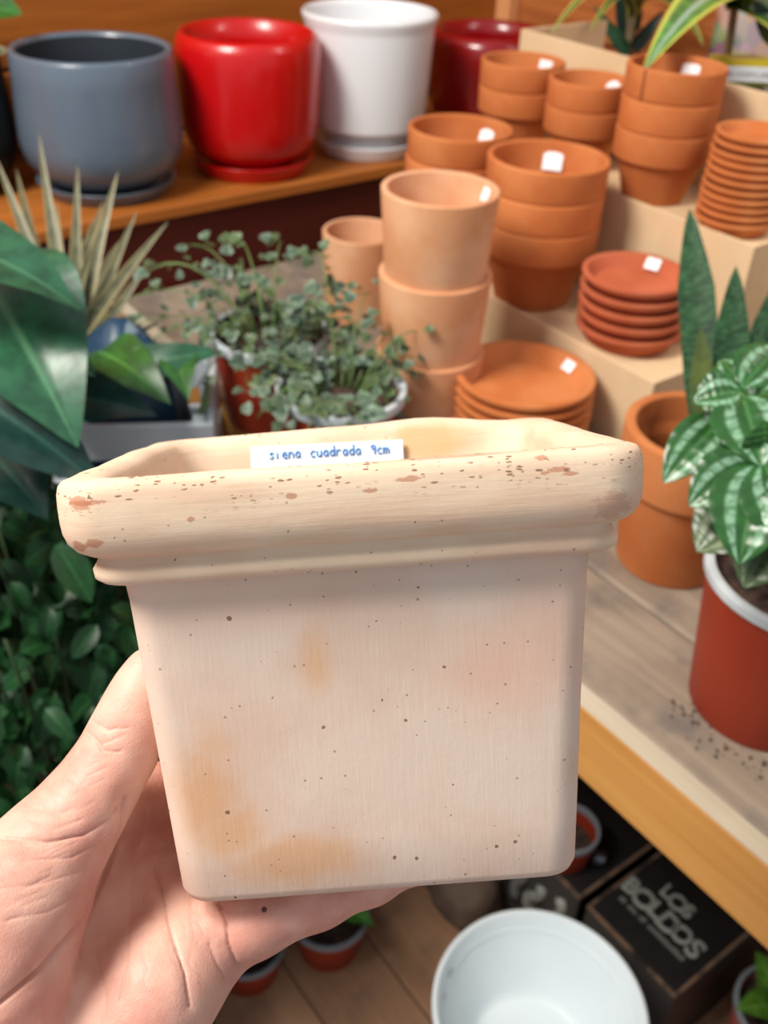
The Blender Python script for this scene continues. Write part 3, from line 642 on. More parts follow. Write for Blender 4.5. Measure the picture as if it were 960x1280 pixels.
# text runs towards -Y, its top towards +X
RT = Matrix(((0, 1, 0, 0), (-1, 0, 0, 0), (0, 0, 1, 0), (0, 0, 0, 1)))
def put_text(s, size, x, ycen, mat, off, bev, nm='lettering', spread=1.0, wob=0):
    n = len(s); adv = size*.62*spread
    for i, chx in enumerate(s):
        if chx == ' ': continue
        o = link(nm, textmesh(chx, size*(1+(wob*.12 if i % 2 else 0)), mat, off, .0005, bev, nm), c1)
        o.matrix_local = Matrix.Translation((x+(wob*.0015*(-1)**i), ycen-(i-(n-1)/2)*adv, CZ+.0012)) @ RT @ Matrix.Rotation(wob*.06*(-1)**i, 4, 'Z')
def onlid(px, py): q = Z(px, py, CZ); return q.x-.680, q.y-.259
xb, yb = onlid(828, 1146); xl, yl = onlid(847, 1128); xs_, ys_ = onlid(815, 1156)
put_text('BOLDOS', .035, xb-.0128, yb, INKS, .0002, .0009, 'letter', .97, 1)
put_text('LOS', .029, xl-.0106, yl, INKS, .0001, .0008, 'letter', .97, 1)
for i in range(22):
    if i in (2, 6, 9): continue
    y = ys_+.050-i*.0048; q = random.uniform(.005, .008); box('small_print', xs_-.008, xs_-.008+q, y-.0036, y, CZ+.0001, CZ+.0009, INKD, c1, 0)
# swashes on the front side of the second carton
for i, (y, hgt, lean) in enumerate(((.028, .085, .0), (.066, .07, .3), (.10, .09, -.2), (.135, .075, .2))):
    pts = [Vector((-.001, y+lean*.02*math.sin(k/8*4)+.008*math.sin(k/8*6.28), .06+hgt*k/8)) for k in range(9)]
    link('printed_swash', tube('printed_swash', pts, .0095, .008, INKS if i != 2 else INKD, 6), c2)
# things behind/under
u = Z(704, 1080, CZ); t = thing('small_red_pot', 'small red plastic pot with pale rim standing on the farther black carton', 'flower pot', (u.x+.01, u.y+.01, CZ+.0006))
growpot(t, .040, .062, .78, GROWR, GROWG, .5)
gb = Vector((.745, .545, CZ+.0)); bm = bmesh.new(); bmesh.ops.create_uvsphere(bm, u_segments=20, v_segments=12, radius=.011)
me = bpy.data.meshes.new('glass_ball'); bm.to_mesh(me); bm.free(); me.polygons.foreach_set('use_smooth', [True]*len(me.polygons))
NB = NT('silver_ball'); NB.b.inputs['Base Color'].default_value = lin((120, 128, 140)); NB.b.inputs['Metallic'].default_value = .8; NB.b.inputs['Roughness'].default_value = .2
o = link('silver_ball', me, None, NB.m); u = Z(747, 1078, CZ); o.location = (u.x, u.y, CZ+.0118); tag(o, 'small shiny silver ball on the farther black carton', 'ball')
s1 = Z(575, 1120, .04); sack('brown_bundle', 'brownish grey soft bundle on the floor behind the white planter', 'bundle', (s1.x+.02, s1.y+.03, 0), .05, .085, .10, SACK, 4, -.3)
# small pots on the floor
def floorpot(label, p, R, H, leaves, wall=GROWR, rim=GROWG, lm=L_BRIGHT, L=.06, name='potted_seedling', grp=None, up_=.4):
    t = thing(name, label, 'potted plant', p, grp); growpot(t, R, H, .74, wall, rim, .84, .009)
    for i in range(leaves):
        a = i*2.4+.3; d = Vector((cos(a), sin(a), up_)); b = Vector(p)+zz*(H*.9+.012*(i % 3))+Vector((cos(a), sin(a), 0))*.008
        leaf2(b, b+d.normalized()*L*random.uniform(.8, 1.1), L*.62, lm, t, zz, 'heart', .6, .15, nv=10, nu=3)
    link('stem', tube('stem', [(0, 0, H*.8), (0, 0, H*.95), (.002, 0, H*1.1)], .003, .002, STEM, 6), t)
    return t
SEED = leafmat('seedling_leaf', (78, 140, 52), (120, 170, 84), rough=.45, vary=.2)
floorpot('small red pot with grey rim and green leaves on the floor below the finger', (.437, .640, 0), .0565, .085, 4, lm=SEED, L=.062, up_=.15, grp='small pots on the floor')
floorpot('small red pot mostly hidden behind the finger, left of its twin', (.325, .672, 0), .052, .075, 5, lm=SEED, L=.055, grp='small pots on the floor')
gp = Z(982, 1262, .125); floorpot('red pot with broad green leaves at the bottom right corner', (gp.x, gp.y, 0), .062, .125, 6, simple('pink_grow_pot', (170, 84, 76), rough=.5), GROWG, leafmat('round_leaf', (88, 140, 44), (124, 170, 80), rough=.4, vary=.2), .082, grp='small pots on the floor')

# ------------------------------------------------------------------ the held pot
RW = Matrix(((0.83405, 0.51711, 0.19225, 0), (-0.54574, 0.72229, 0.4248, 0), (0.08081, -0.45923, 0.88464, 0), (0, 0, 0, 1)))
PO = Vector((0.14918, 0.20888, -0.16032+HC)); PM = Matrix.Translation(PO) @ RW @ Matrix.Scale(1.043, 4)
def sqring(hx, hy, z, r, n=9, per=14):
    """rounded rectangle ring, counter-clockwise"""
    pts = []; r = min(r, hx*.98, hy*.98)
    for cx, cy, a0 in ((hx-r, hy-r, 0), (-hx+r, hy-r, pi/2), (-hx+r, -hy+r, pi), (hx-r, -hy+r, 3*pi/2)):
        arc = [(cx+r*cos(a0+pi/2*i/n), cy+r*sin(a0+pi/2*i/n), z) for i in range(n+1)]
        pts += arc
        nx_ = {0: (-hx+r, hy), pi/2: (-hx, -hy+r), pi: (hx-r, -hy), 3*pi/2: (hx, hy-r)}[a0]
        l = arc[-1]
        for i in range(1, per): q = i/per; pts.append((l[0]+(nx_[0]-l[0])*q, l[1]+(nx_[1]-l[1])*q, z))
    return pts
prof = [(.044, -.1155, .006), (.0495, -.1153, .0075), (.0520, -.1140, .0085), (.0530, -.1118, .009), (.0538, -.098, .0085), (.0556, -.065, .0080), (.0576, -.032, .0075), (.0583, -.0262, .0075),
        (.0600, -.0258, .009), (.0632, -.0255, .010), (.0643, -.0244, .010), (.0645, -.0224, .010), (.0636, -.0208, .010), (.0632, -.0196, .010), (.0640, -.0188, .0105),
 (.0658, -.0183, .0115), (.0676, -.0172, .0120), (.0690, -.0152, .0122), (.0698, -.0126, .0122), (.0701, -.0098, .0122), (.0702, -.0060, .0122), (.0701, -.0032, .0122), (.0697, -.0014, .0122), (.0688, -.0004, .0118), (.0674, -.0000, .0115), (.0640, .0001, .0115), (.0614, -.0003, .0115),
        (.0598, -.0016, .0122), (.0586, -.0040, .013), (.0560, -.016, .013), (.0520, -.032, .013), (.0505, -.060, .012), (.0475, -.1000, .012), (.0450, -.1055, .010), (.030, -.107, .01)]
dy = -.0035                               # slightly shallower than wide
vs = []; rings = []
for hx, z, r in prof:
    rg = sqring(hx, hx+dy if hx > .05 else hx+dy, z, r); rings.append(len(vs)); vs += rg
m_ = len(rg); fs = []
for i in range(len(prof)-1):
    for j in range(m_): fs.append((i*m_+j, i*m_+(j+1) % m_, (i+1)*m_+(j+1) % m_, (i+1)*m_+j))
fs.append(tuple(range(m_))[::-1]); fs.append(tuple((len(prof)-1)*m_+j for j in range(m_)))
out = []
for v in vs:
    v = Vector(v); a = mnoise.noise(v*22); b = mnoise.noise(v*70+Vector((3, 1, 2)))
    q = Vector((v.x, v.y, 0)); q = q.normalized() if q.length > 1e-6 else q
    k = 1.0 if v.z > -.03 else .45
    v = v+q*(a*.0006+b*.00025)*k+zz*((a*.0007+b*.0003)*k if v.z > -.027 else 0)
    if v.z > -.006 and v.y > .03: v.z += .0016*math.exp(-((v.x-.028)/.016)**2)-.0008*math.exp(-((v.x-.052)/.012)**2)
    out.append(v)
me = pymesh('held_pot_body', out, fs)
bm = bmesh.new(); bm.from_mesh(me); bmesh.ops.recalc_face_normals(bm, faces=bm.faces); bm.to_mesh(me); bm.free(); me.polygons.foreach_set('use_smooth', [True]*len(me.polygons))
N = NT('pale_clay'); co = N.coord('Object'); sp_ = N.n('ShaderNodeSeparateXYZ'); N.put(sp_.inputs[0], co); X, Y_, Zc = sp_.outputs
warp = N.math('MULTIPLY', N.math('SUBTRACT', N.noise(co, 90, 4, .6), .5), .9)
warpf = N.math('MULTIPLY', N.math('SUBTRACT', N.noise(co, 520, 3, .7), .5), 1.6)
def blob(cx, cz, rx, rz, soft=1.0, w=1.0, fine=False):
    dx = N.math('DIVIDE', N.math('SUBTRACT', X, cx), rx); dz = N.math('DIVIDE', N.math('SUBTRACT', Zc, cz), rz)
    d = N.math('SQRT', N.math('ADD', N.math('MULTIPLY', dx, dx), N.math('MULTIPLY', dz, dz)))
    return N.math('SUBTRACT', 1, N.ramp(N.math('ADD', d, N.math('MULTIPLY', warpf if fine else warp, w)), 1-soft, 1))
front = N.ramp(N.math('MULTIPLY', Y_, -1), .03, .045)
rimm = N.ramp(Zc, -.027, -.0245)
body_c = N.mix(N.ramp(N.noise(co, 28, 4), .35, .65), lin((218, 196, 180)), lin((212, 184, 166)))
rim_c = N.mix(N.ramp(N.noise(N.coord('Object', (1, 1, 4)), 30, 5), .35, .65), lin((224, 200, 174)), lin((216, 184, 158)))
col = N.mix(rimm, body_c, rim_c)
stk_ = N.math('ADD', .7, N.math('MULTIPLY', N.noise(N.coord('Object', (1, 1, .08)), 700, 2), .6))
st = N.math('MAXIMUM', N.math('MAXIMUM', blob(-.0425, -.0850, .0125, .023, .8, .7), blob(-.0220, -.1030, .026, .0105, .8, .7)), N.math('MAXIMUM', blob(-.038, -.0945, .016, .013, .8, .7), N.math('MULTIPLY', blob(-.040, -.072, .009, .014, .9), .6)))
st = N.math('MULTIPLY', st, stk_, True)
col = N.mix(N.math('MULTIPLY', N.math('MULTIPLY', st, front), .72), col, lin((208, 156, 110)))
col = N.mix(N.math('MULTIPLY', N.math('MULTIPLY', blob(-.012, -.050, .007, .014, .9), front), .6), col, lin((214, 168, 124)))
col = N.mix(N.math('MULTIPLY', N.math('MULTIPLY', blob(.035, -.055, .026, .022, 1.0, .6), front), .55), col, lin((220, 172, 148)))
col = N.mix(N.math('MULTIPLY', N.math('MULTIPLY', blob(.048, -.035, .016, .03, 1.0, .6), front), .4), col, lin((224, 180, 158)))
col = N.mix(N.math('MULTIPLY', N.math('MULTIPLY', blob(-.03, -.034, .05, .011, 1.0, .6), front), .35), col, lin((222, 180, 156)))
# inside stain on the far right of the rim
back = N.ramp(Y_, .03, .045); col = N.mix(N.math('MULTIPLY', N.math('MULTIPLY', blob(.027, -.006, .020, .009, .6), back), .75), col, lin((206, 168, 120)))
# chips that bare the red clay
for cx, cz, rx, rz in ((-.0618, -.0045, .0034, .0022), (-.0605, -.0045, .0052, .0008), (-.0596, -.0140, .0024, .0013), (-.0640, -.0150, .0022, .0016), (.0475, -.0040, .0030, .0007), (.0500, -.0052, .0022, .0006), (.0440, -.0046, .0014, .0005), (.0600, -.0135, .0055, .0040), (.0435, -.0012, .0018, .0007), (-.0140, -.0060, .0014, .0009), (-.0370, -.0098, .0010, .0008), (.0130, -.0040, .003, .0008), (.004, -.006, .002, .0007)):
    col = N.mix(N.math('MULTIPLY', N.math('MULTIPLY', blob(cx, cz, rx, rz, .3, 1.0, True), front), .62 if cx != .06 else .3), col, lin((172, 100, 68)))
# pits
def pits(vec, scale, r, thr, out_):
    vo = N.n('ShaderNodeTexVoronoi'); N.put(vo.inputs['Vector'], vec); vo.inputs['Scale'].default_value = scale
    sc = N.n('ShaderNodeSeparateColor'); N.put(sc.inputs[0], vo.outputs['Color'])
    rad = N.math('MULTIPLY', N.ramp(sc.outputs[0], thr, 1.0), r)
    return N.math('SUBTRACT', 1, N.ramp(N.math('SUBTRACT', vo.outputs['Distance'], rad), -.04, .03)) if False else N.math('MULTIPLY', N.math('LESS_THAN', vo.outputs['Distance'], rad), 1)
front = front
wv = N.n('ShaderNodeVectorMath', operation='ADD'); nzv = N.n('ShaderNodeTexNoise'); N.put(nzv.inputs['Vector'], co); nzv.inputs['Scale'].default_value = 500
scl = N.n('ShaderNodeVectorMath', operation='SCALE'); N.put(scl.inputs[0], nzv.outputs['Color']); scl.inputs['Scale'].default_value = .0010
N.put(wv.inputs[0], co); N.put(wv.inputs[1], scl.outputs[0])
p1 = pits(wv.outputs[0], 190, .13, .62, 1)
p2 = pits(wv.outputs[0], 480, .17, .66, 1)
mp = N.n('ShaderNodeMapping'); N.put(mp.inputs[0], wv.outputs[0]); mp.inputs['Scale'].default_value = (.4, .4, 1.3)
p3 = N.math('MULTIPLY', pits(mp.outputs[0], 1150, .42, .40, 1), N.math('MULTIPLY', N.ramp(Zc, -.010, -.004), N.math('MULTIPLY', front, N.ramp(N.noise(N.coord('Object', (1, 1, 3)), 60, 3), .42, .52))))
pit = N.math('MAXIMUM', N.math('MAXIMUM', p1, N.math('MULTIPLY', p2, .7)), N.math('MULTIPLY', p3, 1))
col = N.mix(N.math('MULTIPLY', pit, .8), col, lin((112, 72, 52)))
crk = N.ramp(N.noise(N.coord('Object', (10, 10, 420)), 1, 3, .5), .60, .66)
crz = N.math('MULTIPLY', N.math('MULTIPLY', N.ramp(Zc, -.0125, -.0085), N.ramp(N.noise(N.coord('Object', (1, 1, 2)), 40, 2), .42, .56)), front)
crk = N.math('MULTIPLY', crk, crz)
col = N.mix(N.math('MULTIPLY', crk, .5), col, lin((134, 96, 72)))
N.put(N.b.inputs['Base Color'], col); N.b.inputs['Roughness'].default_value = .88; N.b.inputs['Specular IOR Level'].default_value = .2
gv = N.noise(N.coord('Object', (1, 1, .07)), 900, 3, .6); gh = N.noise(N.coord('Object', (.06, .06, 1)), 700, 4, .65); gr = N.noise(co, 700, 4, .7)
hh = N.math('ADD', N.math('MULTIPLY', gv, N.math('SUBTRACT', 1, rimm)), N.math('MULTIPLY', gh, N.math('MULTIPLY', rimm, 1.3)))
hh = N.math('ADD', hh, N.math('MULTIPLY', gr, .5)); hh = N.math('SUBTRACT', hh, N.math('ADD', N.math('MULTIPLY', pit, 1.5), crk))
nb = N.bump(hh, .18, .0005)
N.put(N.b.inputs['Normal'], N.bump(N.noise(co, 90, 2), .10, .0012, nb))
me.materials.append(N.m)
hp = thing('square_clay_pot', 'pale square clay pot with stepped rim held in a hand', 'flower pot'); hp.matrix_world = PM
link('pot_body', me, hp)
# the paper label inside the far wall
lab = link('paper_label', boxmesh('paper_label', -.0265, .0265, -.0003, .0003, -.011, .011, LABELW, .0001), hp)
LMAT = Matrix.Translation((-.0092, .0508, -.0150)) @ Matrix.Rotation(radians(-12), 4, 'X') @ Matrix.Rotation(radians(1.0), 4, 'Y')
lab.matrix_local = LMAT; lab['label'] = 'white paper label with blue handwriting'
G = {'s': [[(.75, .85), (.45, 1), (.15, .8), (.4, .55), (.7, .3), (.4, .02), (.05, .15)]], 'i': [[(.3, .95), (.3, .0)], [(.3, 1.35), (.34, 1.42)]],
     'e': [[(.1, .5), (.8, .55), (.6, 1), (.2, .85), (.1, .35), (.4, 0), (.85, .15)]], 'n': [[(.1, 1), (.1, 0)], [(.1, .7), (.45, 1), (.75, .8), (.8, 0)]],
     'a': [[(.75, .9), (.35, 1), (.1, .5), (.3, 0), (.7, .3), (.75, 1), (.78, 0)]], 'c': [[(.8, .85), (.45, 1), (.1, .55), (.35, 0), (.8, .12)]],
     'u': [[(.1, 1), (.12, .2), (.4, 0), (.72, .3), (.75, 1), (.78, 0)]], 'd': [[(.75, .8), (.35, 1), (.1, .5), (.3, 0), (.72, .3), (.78, 1.7), (.78, 0)]],
     'r': [[(.15, 1), (.15, 0)], [(.15, .65), (.45, 1), (.8, .9)]], '9': [[(.75, 1.2), (.4, 1.5), (.12, 1.1), (.4, .75), (.75, 1.05), (.78, 1.4), (.7, 0)]],
     'm': [[(.05, 1), (.05, 0)], [(.05, .75), (.3, 1), (.45, .7), (.45, 0)], [(.45, .7), (.7, 1), (.88, .7), (.9, 0)]]}
x = -.0202; sz = .0022
for chx in 'siena cuadrada 9cm':
    if chx == ' ': x += .0030; continue
    for strk in G[chx]:
        pts = [Vector((x+a*sz, -.0006, -.0005+b*sz-.0004+.0073)) for a, b in strk]
        o = link('handwriting', tube('handwriting', pts, .00022, .00022, BLUEINK, 5), lab)
    x += sz*1.02
# ------------------------------------------------------------------ the hand
def rounded(Pts, a, b, r1, r2):
    a = np.array(a); b = np.array(b); ba = b-a; l2 = ba@ba; t = np.clip(((Pts-a)@ba)/l2, 0, 1)
    return np.linalg.norm(Pts-a-t[:, None]*ba, axis=1)-(r1+(r2-r1)*t)
hv = lambda px, py, d: np.array(W(px, py, d))
pv = lambda x, y, z: np.array(PM @ Vector((x, y, z)))
chains = []
mcp = dict(i=pv(-.0745, .008, -.118), m=pv(-.0695, -.003, -.1295), r=pv(-.0610, -.0205, -.1340), p=pv(-.0525, -.0360, -.1350))
wrist = hv(30, 1400, .262); wrist2 = hv(-60, 1330, .268)
thumb = [(hv(187, 836, .287), .0066), (hv(178, 866, .286), .0084), (hv(163, 905, .285), .0097), (hv(147, 942, .284), .0103), (hv(120, 985, .280), .0110), (hv(92, 1025, .276), .0124), (hv(58, 1068, .272), .0148), (hv(18, 1130, .266), .0195), (hv(-25, 1225, .262), .0225), (hv(-60, 1330, .262), .0235)]
fing = [
    [(mcp['i'], .0120), (pv(-.048, .024, -.1270), .0105), (pv(-.012, .034, -.1258), .0098), (pv(.012, .038, -.1250), .0092), (pv(.030, .040, -.1235), .0080)],
    [(mcp['m'], .0120), (pv(-.040, .004, -.1270), .0106), (pv(.000, .014, -.1258), .0099), (pv(.024, .018, -.1250), .0093), (pv(.042, .020, -.1235), .0080)],
    [(mcp['r'], .0115), (pv(-.034, -.0150, -.1262), .0102), (pv(.000, -.0055, -.1252), .0095), (pv(.022, -.000, -.1244), .0088), (pv(.039, .003, -.1230), .0076)],
    [(mcp['p'], .0110), (pv(-.036, -.0350, -.1284), .0101), (pv(-.018, -.0300, -.1250), .0092), (pv(-.003, -.0235, -.1238), .0083), (pv(.010, -.0160, -.1230), .0076), (pv(.018, -.010, -.1222), .0066)]]
palm = [[(wrist, .020), (mcp['i'], .0125)], [(wrist, .019), (mcp['m'], .0122)], [(wrist, .0185), (mcp['r'], .0120)], [(hv(90, 1400, .262), .019), (hv(200, 1238, .276), .0150), (mcp['p'], .0118)],
        [(mcp['i'], .0110), (mcp['m'], .0115), (mcp['r'], .0115), (mcp['p'], .0112)], [(hv(95, 1090, .298), .011), (hv(172, 1010, .318), .0095)], [(hv(140, 1010, .298), .008), (hv(190, 985, .322), .0080)], [(hv(70, 1150, .290), .013), (hv(190, 1090, .315), .011)],
        [(wrist2, .023), (wrist, .023), (hv(110, 1420, .262), .019)]]
fore = [[(hv(-20, 1400, .262), .026), (hv(-160, 1640, .215), .029), (hv(-330, 1960, .16), .032)], [(hv(40, 1420, .262), .022), (hv(-90, 1650, .215), .028), (hv(-270, 1980, .16), .031)]]
allp = np.concatenate([[p for p, r in ch] for ch in [thumb]+fing+palm+fore]); lo = allp.min(0)-.036; hi = allp.max(0)+.036; vx = .00145
shp = np.ceil((hi-lo)/vx).astype(int)+1
gx, gy, gz_ = np.meshgrid(*[np.arange(n) for n in shp], indexing='ij'); grid = np.stack([gx.ravel(), gy.ravel(), gz_.ravel()], 1)*vx+lo
def seg_into(D, ch, k):
    for (a, r1), (b, r2) in zip(ch, ch[1:]):
        a_ = np.minimum(a-r1, b-r2)-.022; b_ = np.maximum(a+r1, b+r2)+.022
        i0 = np.maximum(((a_-lo)/vx).astype(int), 0); i1 = np.minimum(((b_-lo)/vx).astype(int)+1, shp)
        sl_ = tuple(slice(p, q) for p, q in zip(i0, i1)); sub = G3[sl_].reshape(-1, 3); d = rounded(sub, a, b, r1, r2).reshape(D[sl_].shape)
        cur = D[sl_]; h_ = np.clip(.5+.5*(cur-d)/k, 0, 1); D[sl_] = cur*(1-h_)+d*h_-k*h_*(1-h_)
G3 = grid.reshape(*shp, 3)
big = np.full(shp, .02)
for ch in palm: seg_into(big, ch, .010)
for ch in fore: seg_into(big, ch, .012)
Dt = np.full(shp, .02); seg_into(Dt, thumb, .005)
k = .0065; h_ = np.clip(.5+.5*(big-Dt)/k, 0, 1); D = big*(1-h_)+Dt*h_-k*h_*(1-h_)
for ch in fing:
    Df = np.full(shp, .02); seg_into(Df, ch, .004); k = .0045; h_ = np.clip(.5+.5*(D-Df)/k, 0, 1); D = D*(1-h_)+Df*h_-k*h_*(1-h_)
# keep clear of the pot: skin flattens against the clay
PMi = np.array(PM.inverted()); loc = grid@PMi[:3, :3].T+PMi[:3, 3]
hxz = np.clip(.0530+(loc[:, 2]+.1118)*(.0583-.0530)/(.1118-.0262), .053, .0585)
body = np.maximum(np.maximum(np.abs(loc[:, 0])-hxz, np.abs(loc[:, 1])-hxz-dy), np.maximum(-.1158-loc[:, 2], loc[:, 2]-.0))
D = np.maximum(D, (-(body-.0004)).reshape(shp))
# surface nets
S = D < 0
c0 = [D[i:shp[0]-1+i, j:shp[1]-1+j, l:shp[2]-1+l] for i in (0, 1) for j in (0, 1) for l in (0, 1)]
mn = np.minimum.reduce(c0); mx = np.maximum.reduce(c0); act = (mn < 0) & (mx >= 0)
idx = -np.ones(act.shape, int); cells = np.argwhere(act); idx[act] = np.arange(len(cells))
acc = np.zeros((len(cells), 3)); cnt = np.zeros(len(cells)); offs = [np.array((i, j, l)) for i in (0, 1) for j in (0, 1) for l in (0, 1)]
for a in range(8):
    for b in range(a+1, 8):
        if np.abs(offs[a]-offs[b]).sum() != 1: continue
        va = D[tuple((cells+offs[a]).T)]; vb = D[tuple((cells+offs[b]).T)]; cr_ = (va < 0) != (vb < 0)
        tt = np.where(cr_, va/np.where(cr_, va-vb, 1), 0); acc += np.where(cr_[:, None], offs[a]+(offs[b]-offs[a])*tt[:, None], 0); cnt += cr_
V = (cells+acc/cnt[:, None])*vx+lo
faces = []
for ax in range(3):
    e = np.zeros(3, int); e[ax] = 1; n0 = [slice(1, -1)]*3; n0[ax] = slice(0, -1)
    A0 = S[tuple(n0)]; n1 = [slice(1, -1)]*3; n1[ax] = slice(1, None); A1 = S[tuple(n1)]
    base = np.argwhere(A0 != A1); st_ = np.array([1, 1, 1]); st_[ax] = 0; P = base+st_
    b1, b2 = np.zeros(3, int), np.zeros(3, int); b1[(ax+1) % 3] = 1; b2[(ax+2) % 3] = 1
    q = np.stack([idx[tuple((P-b1-b2).T)], idx[tuple((P-b2).T)], idx[tuple(P.T)], idx[tuple((P-b1).T)]], 1)
    fl_ = ~A0[tuple(base.T)]; q[fl_] = q[fl_][:, ::-1]; faces.append(q)
faces = np.concatenate(faces); faces = faces[(faces >= 0).all(1)]
me = bpy.data.meshes.new('hand_skin'); me.from_pydata(V.tolist(), [], faces.tolist()); me.update()
# two smoothing passes (not against the pot face), then creases pressed into the skin
bm = bmesh.new(); bm.from_mesh(me)
for _ in range(4): bmesh.ops.smooth_vert(bm, verts=bm.verts, factor=.5, use_axis_x=True, use_axis_y=True, use_axis_z=True)
bm.normal_update(); bmesh.ops.recalc_face_normals(bm, faces=bm.faces)
def seen(v):
    r_ = v.co-CAM; d_ = r_.dot(fw)
    return -30 < 480+F*r_.dot(rt)/d_ < 620 and 780 < 640-F*r_.dot(upv)/d_ < 1310 and v.normal.dot(-r_) > -.02
ed = [e for e in bm.edges if seen(e.verts[0]) and seen(e.verts[1])]
bmesh.ops.subdivide_edges(bm, edges=ed, cuts=2, use_grid_fill=True, smooth=.3)
bm.normal_update(); bmesh.ops.recalc_face_normals(bm, faces=bm.faces); bm.verts.ensure_lookup_table()
P3 = np.array([v.co[:] for v in bm.verts]); NN = np.array([v.normal[:] for v in bm.verts])
rel = P3-np.array(CAM); dep = rel@np.array(fw); pxx = 480+F*(rel@np.array(rt))/dep; pyy = 640-F*(rel@np.array(upv))/dep
facing = (NN*(-rel/np.linalg.norm(rel, axis=1)[:, None])).sum(1)
creases = [([(160, 1000), (158, 1030), (141, 1071), (108, 1152), (54, 1212), (0, 1256), (-60, 1290)], 7, .0024),
           ([(0, 1046), (60, 1052), (105, 1044), (138, 1024), (150, 1012)], 3.6, .0011), ([(30, 1075), (90, 1072), (140, 1045)], 3.5, .0004), ([(95, 905), (118, 922), (128, 938), (150, 940)], 4, .0005), ([(110, 898), (135, 912), (160, 910)], 3.5, .0004),
           ([(272, 1126), (282, 1150), (286, 1180), (296, 1206), (306, 1215)], 5, .0016), ([(262, 1180), (272, 1205), (282, 1222)], 4, .0006), ([(195, 1085), (205, 1130), (216, 1170), (232, 1215), (238, 1258)], 4.2, .0012),
           ([(170, 1060), (163, 1120), (160, 1190), (150, 1250)], 4, .0005), ([(120, 1195), (132, 1240), (128, 1290)], 4, .0004), ([(90, 1240), (80, 1280), (70, 1320)], 4, .0005), ([(0, 975), (40, 1010), (90, 1020)], 3, .0003), ([(400, 1128), (408, 1150), (400, 1165)], 4, .0003),
           ([(186, 1000), (180, 1040), (172, 1075)], 4, .0005), ([(0, 1110), (50, 1105), (100, 1090)], 3, .00025), ([(10, 1150), (60, 1140), (105, 1115)], 3, .00025)]
rc = random.Random(3)
for q in range(26):                      # fine skin lines across the thumb and ball of the thumb
    f_ = q/25; x0 = 10+120*f_+rc.uniform(-8, 8); y0 = 1150-230*f_+rc.uniform(-8, 8); L_ = rc.uniform(22, 60)
    creases.append(([(x0-L_*.55, y0-L_*.22), (x0, y0+rc.uniform(0, 4)), (x0+L_*.6, y0-L_*.20)], 3.0, rc.uniform(.00010, .00022)))
for q in range(16):                      # ... and along the palm
    x0 = rc.uniform(150, 260); y0 = rc.uniform(1080, 1230); L_ = rc.uniform(20, 50)
    creases.append(([(x0, y0-L_*.6), (x0+rc.uniform(-6, 10), y0), (x0+rc.uniform(-6, 18), y0+L_*.6)], 3.0, rc.uniform(.00010, .00022)))
dsp = np.zeros(len(P3)); PX = np.stack([pxx, pyy], 1)
for pl, wpx, dep_ in creases:
    pl = np.array(pl, float); best = np.full(len(P3), 1e9)
    for a, b in zip(pl, pl[1:]):
        ba = b-a; t_ = np.clip(((PX-a)@ba)/(ba@ba), 0, 1); best = np.minimum(best, np.linalg.norm(PX-a-t_[:, None]*ba, axis=1))
    fc_ = np.clip(facing*2, 0, 1); wn = max(1.6, wpx*.42)
    dsp -= (dep_*.62*np.exp(-(best/wn)**2)+dep_*.38*np.exp(-(best/(wpx*2.2))**2))*fc_
nearpot = np.array([1.0 if b > .0012 else 0 for b in (lambda l: np.maximum(np.maximum(np.abs(l[:, 0])-np.clip(.0530+(l[:, 2]+.1118)*.0619, .053, .0585), np.abs(l[:, 1])-.0545), -.1158-l[:, 2]))(P3@PMi[:3, :3].T+PMi[:3, 3])])
P3 = P3+NN*(dsp*nearpot)[:, None]
for v, p in zip(bm.verts, P3): v.co = p
bm.to_mesh(me); bm.free(); me.polygons.foreach_set('use_smooth', [True]*len(me.polygons))
N = NT('skin'); co = N.coord('Object')
c = N.mix(N.ramp(N.noise(co, 38, 3), .35, .65), lin((220, 174, 156)), lin((206, 146, 130)))
c = N.mix(N.math('MULTIPLY', N.ramp(N.noise(co, 130, 4), .45, .7), .35), c, lin((232, 186, 168)))
N.put(N.b.inputs['Base Color'], c); N.b.inputs['Roughness'].default_value = .5; N.b.inputs['Specular IOR Level'].default_value = .35
N.b.inputs['Subsurface Weight'].default_value = .25; N.b.inputs['Subsurface Radius'].default_value = (.006, .0025, .0015); N.b.inputs['Subsurface Scale'].default_value = 1.0
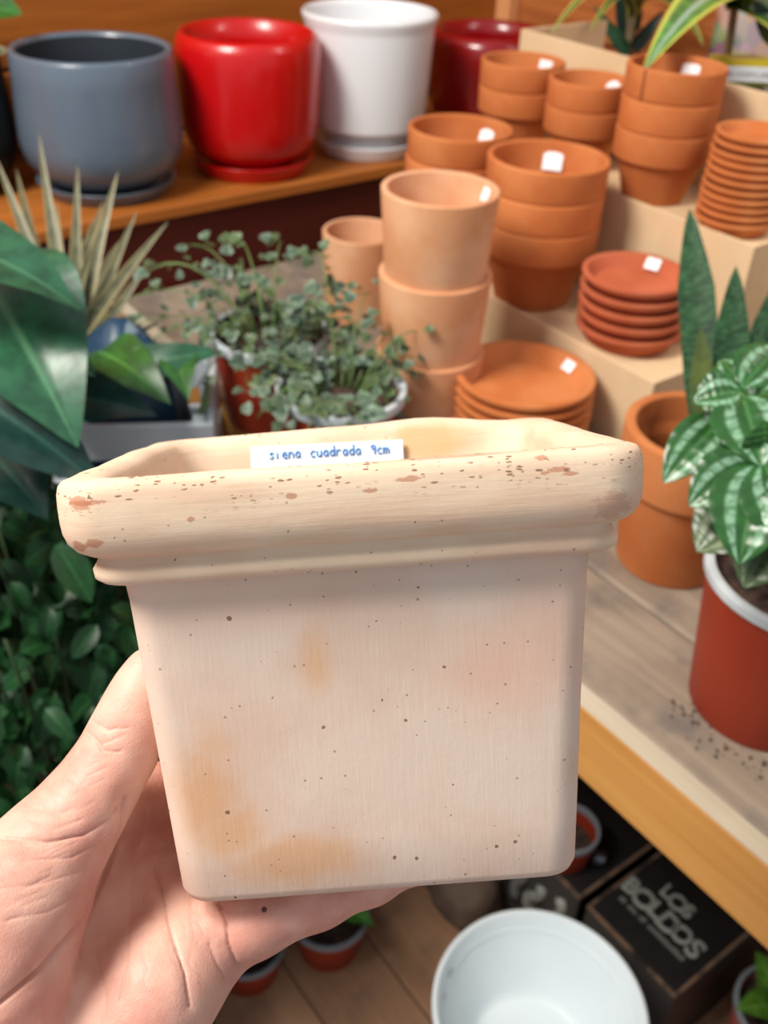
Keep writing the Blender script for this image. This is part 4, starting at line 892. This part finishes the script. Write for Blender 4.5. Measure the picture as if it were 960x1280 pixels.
d1 = N.n('ShaderNodeTexVoronoi'); d1.feature = 'DISTANCE_TO_EDGE'; N.put(d1.inputs['Vector'], N.coord('Object', (1, 1, 1))); d1.inputs['Scale'].default_value = 900
rr = np.array(RW)[:3, :3]
wv1 = N.noise(co, 420, 4, .6)
N.put(N.b.inputs['Normal'], N.bump(N.math('ADD', N.math('MULTIPLY', N.ramp(d1.outputs['Distance'], 0, .2), .35), N.math('MULTIPLY', wv1, 1.6)), .22, .0004))
me.materials.append(N.m)
org = Vector(mcp['r']); ho = thing('left_hand', 'bare left hand with pale pink skin holding the square clay pot from below', 'hand', org)
me.transform(Matrix.Translation(-org)); link('hand_skin', me, ho)
# thumb nail on the outer side, mole on the little finger
nl = Vector(hv(168, 858, .292)); tdir = (Vector(hv(187, 836, .287))-Vector(hv(163, 905, .285))).normalized(); nn = (nl-Vector(hv(178, 866, .286))); nn = (-upv*0-rt*.55+fw*.85); nn = (nn-tdir*nn.dot(tdir)).normalized()
nc = Vector(hv(177, 866, .286))+nn*.0083; vs, fs = [], []
for i in range(9):
    for j in range(9):
        u, v = (j/8-.5), (i/8-.5); wv_ = .0058*(1-.25*(abs(v)*2)**4); vs.append((u*2*wv_, v*.013, -.0026*(u*2)**2*1.0))
for i in range(8):
    for j in range(8): a = i*9+j; fs.append((a, a+1, a+10, a+9))
o = link('thumb_nail', pymesh('thumb_nail', vs, fs, simple('nail', (232, 190, 176), rough=.25)), ho); o.matrix_local = frame(nc-org, tdir, nn); o['label'] = 'pale thumb nail'
# mole: nearest skin vertex to the pixel
dd = np.linalg.norm(PX-np.array((330, 1137)), axis=1)+np.where(facing > .3, 0, 1e6); kq = int(np.argmin(dd)); mp_ = Vector(P3[kq].tolist()); mnv = Vector(NN[kq].tolist())
bm = bmesh.new(); bmesh.ops.create_uvsphere(bm, u_segments=12, v_segments=8, radius=.0008, matrix=Matrix.Diagonal((1, 1, .35, 1))); me = bpy.data.meshes.new('mole'); bm.to_mesh(me); bm.free()
o = link('mole', me, ho, simple('mole_brown', (96, 56, 44), rough=.6)); o.matrix_local = frame(mp_-org, mnv.orthogonal(), mnv); o['label'] = 'small dark brown mole'
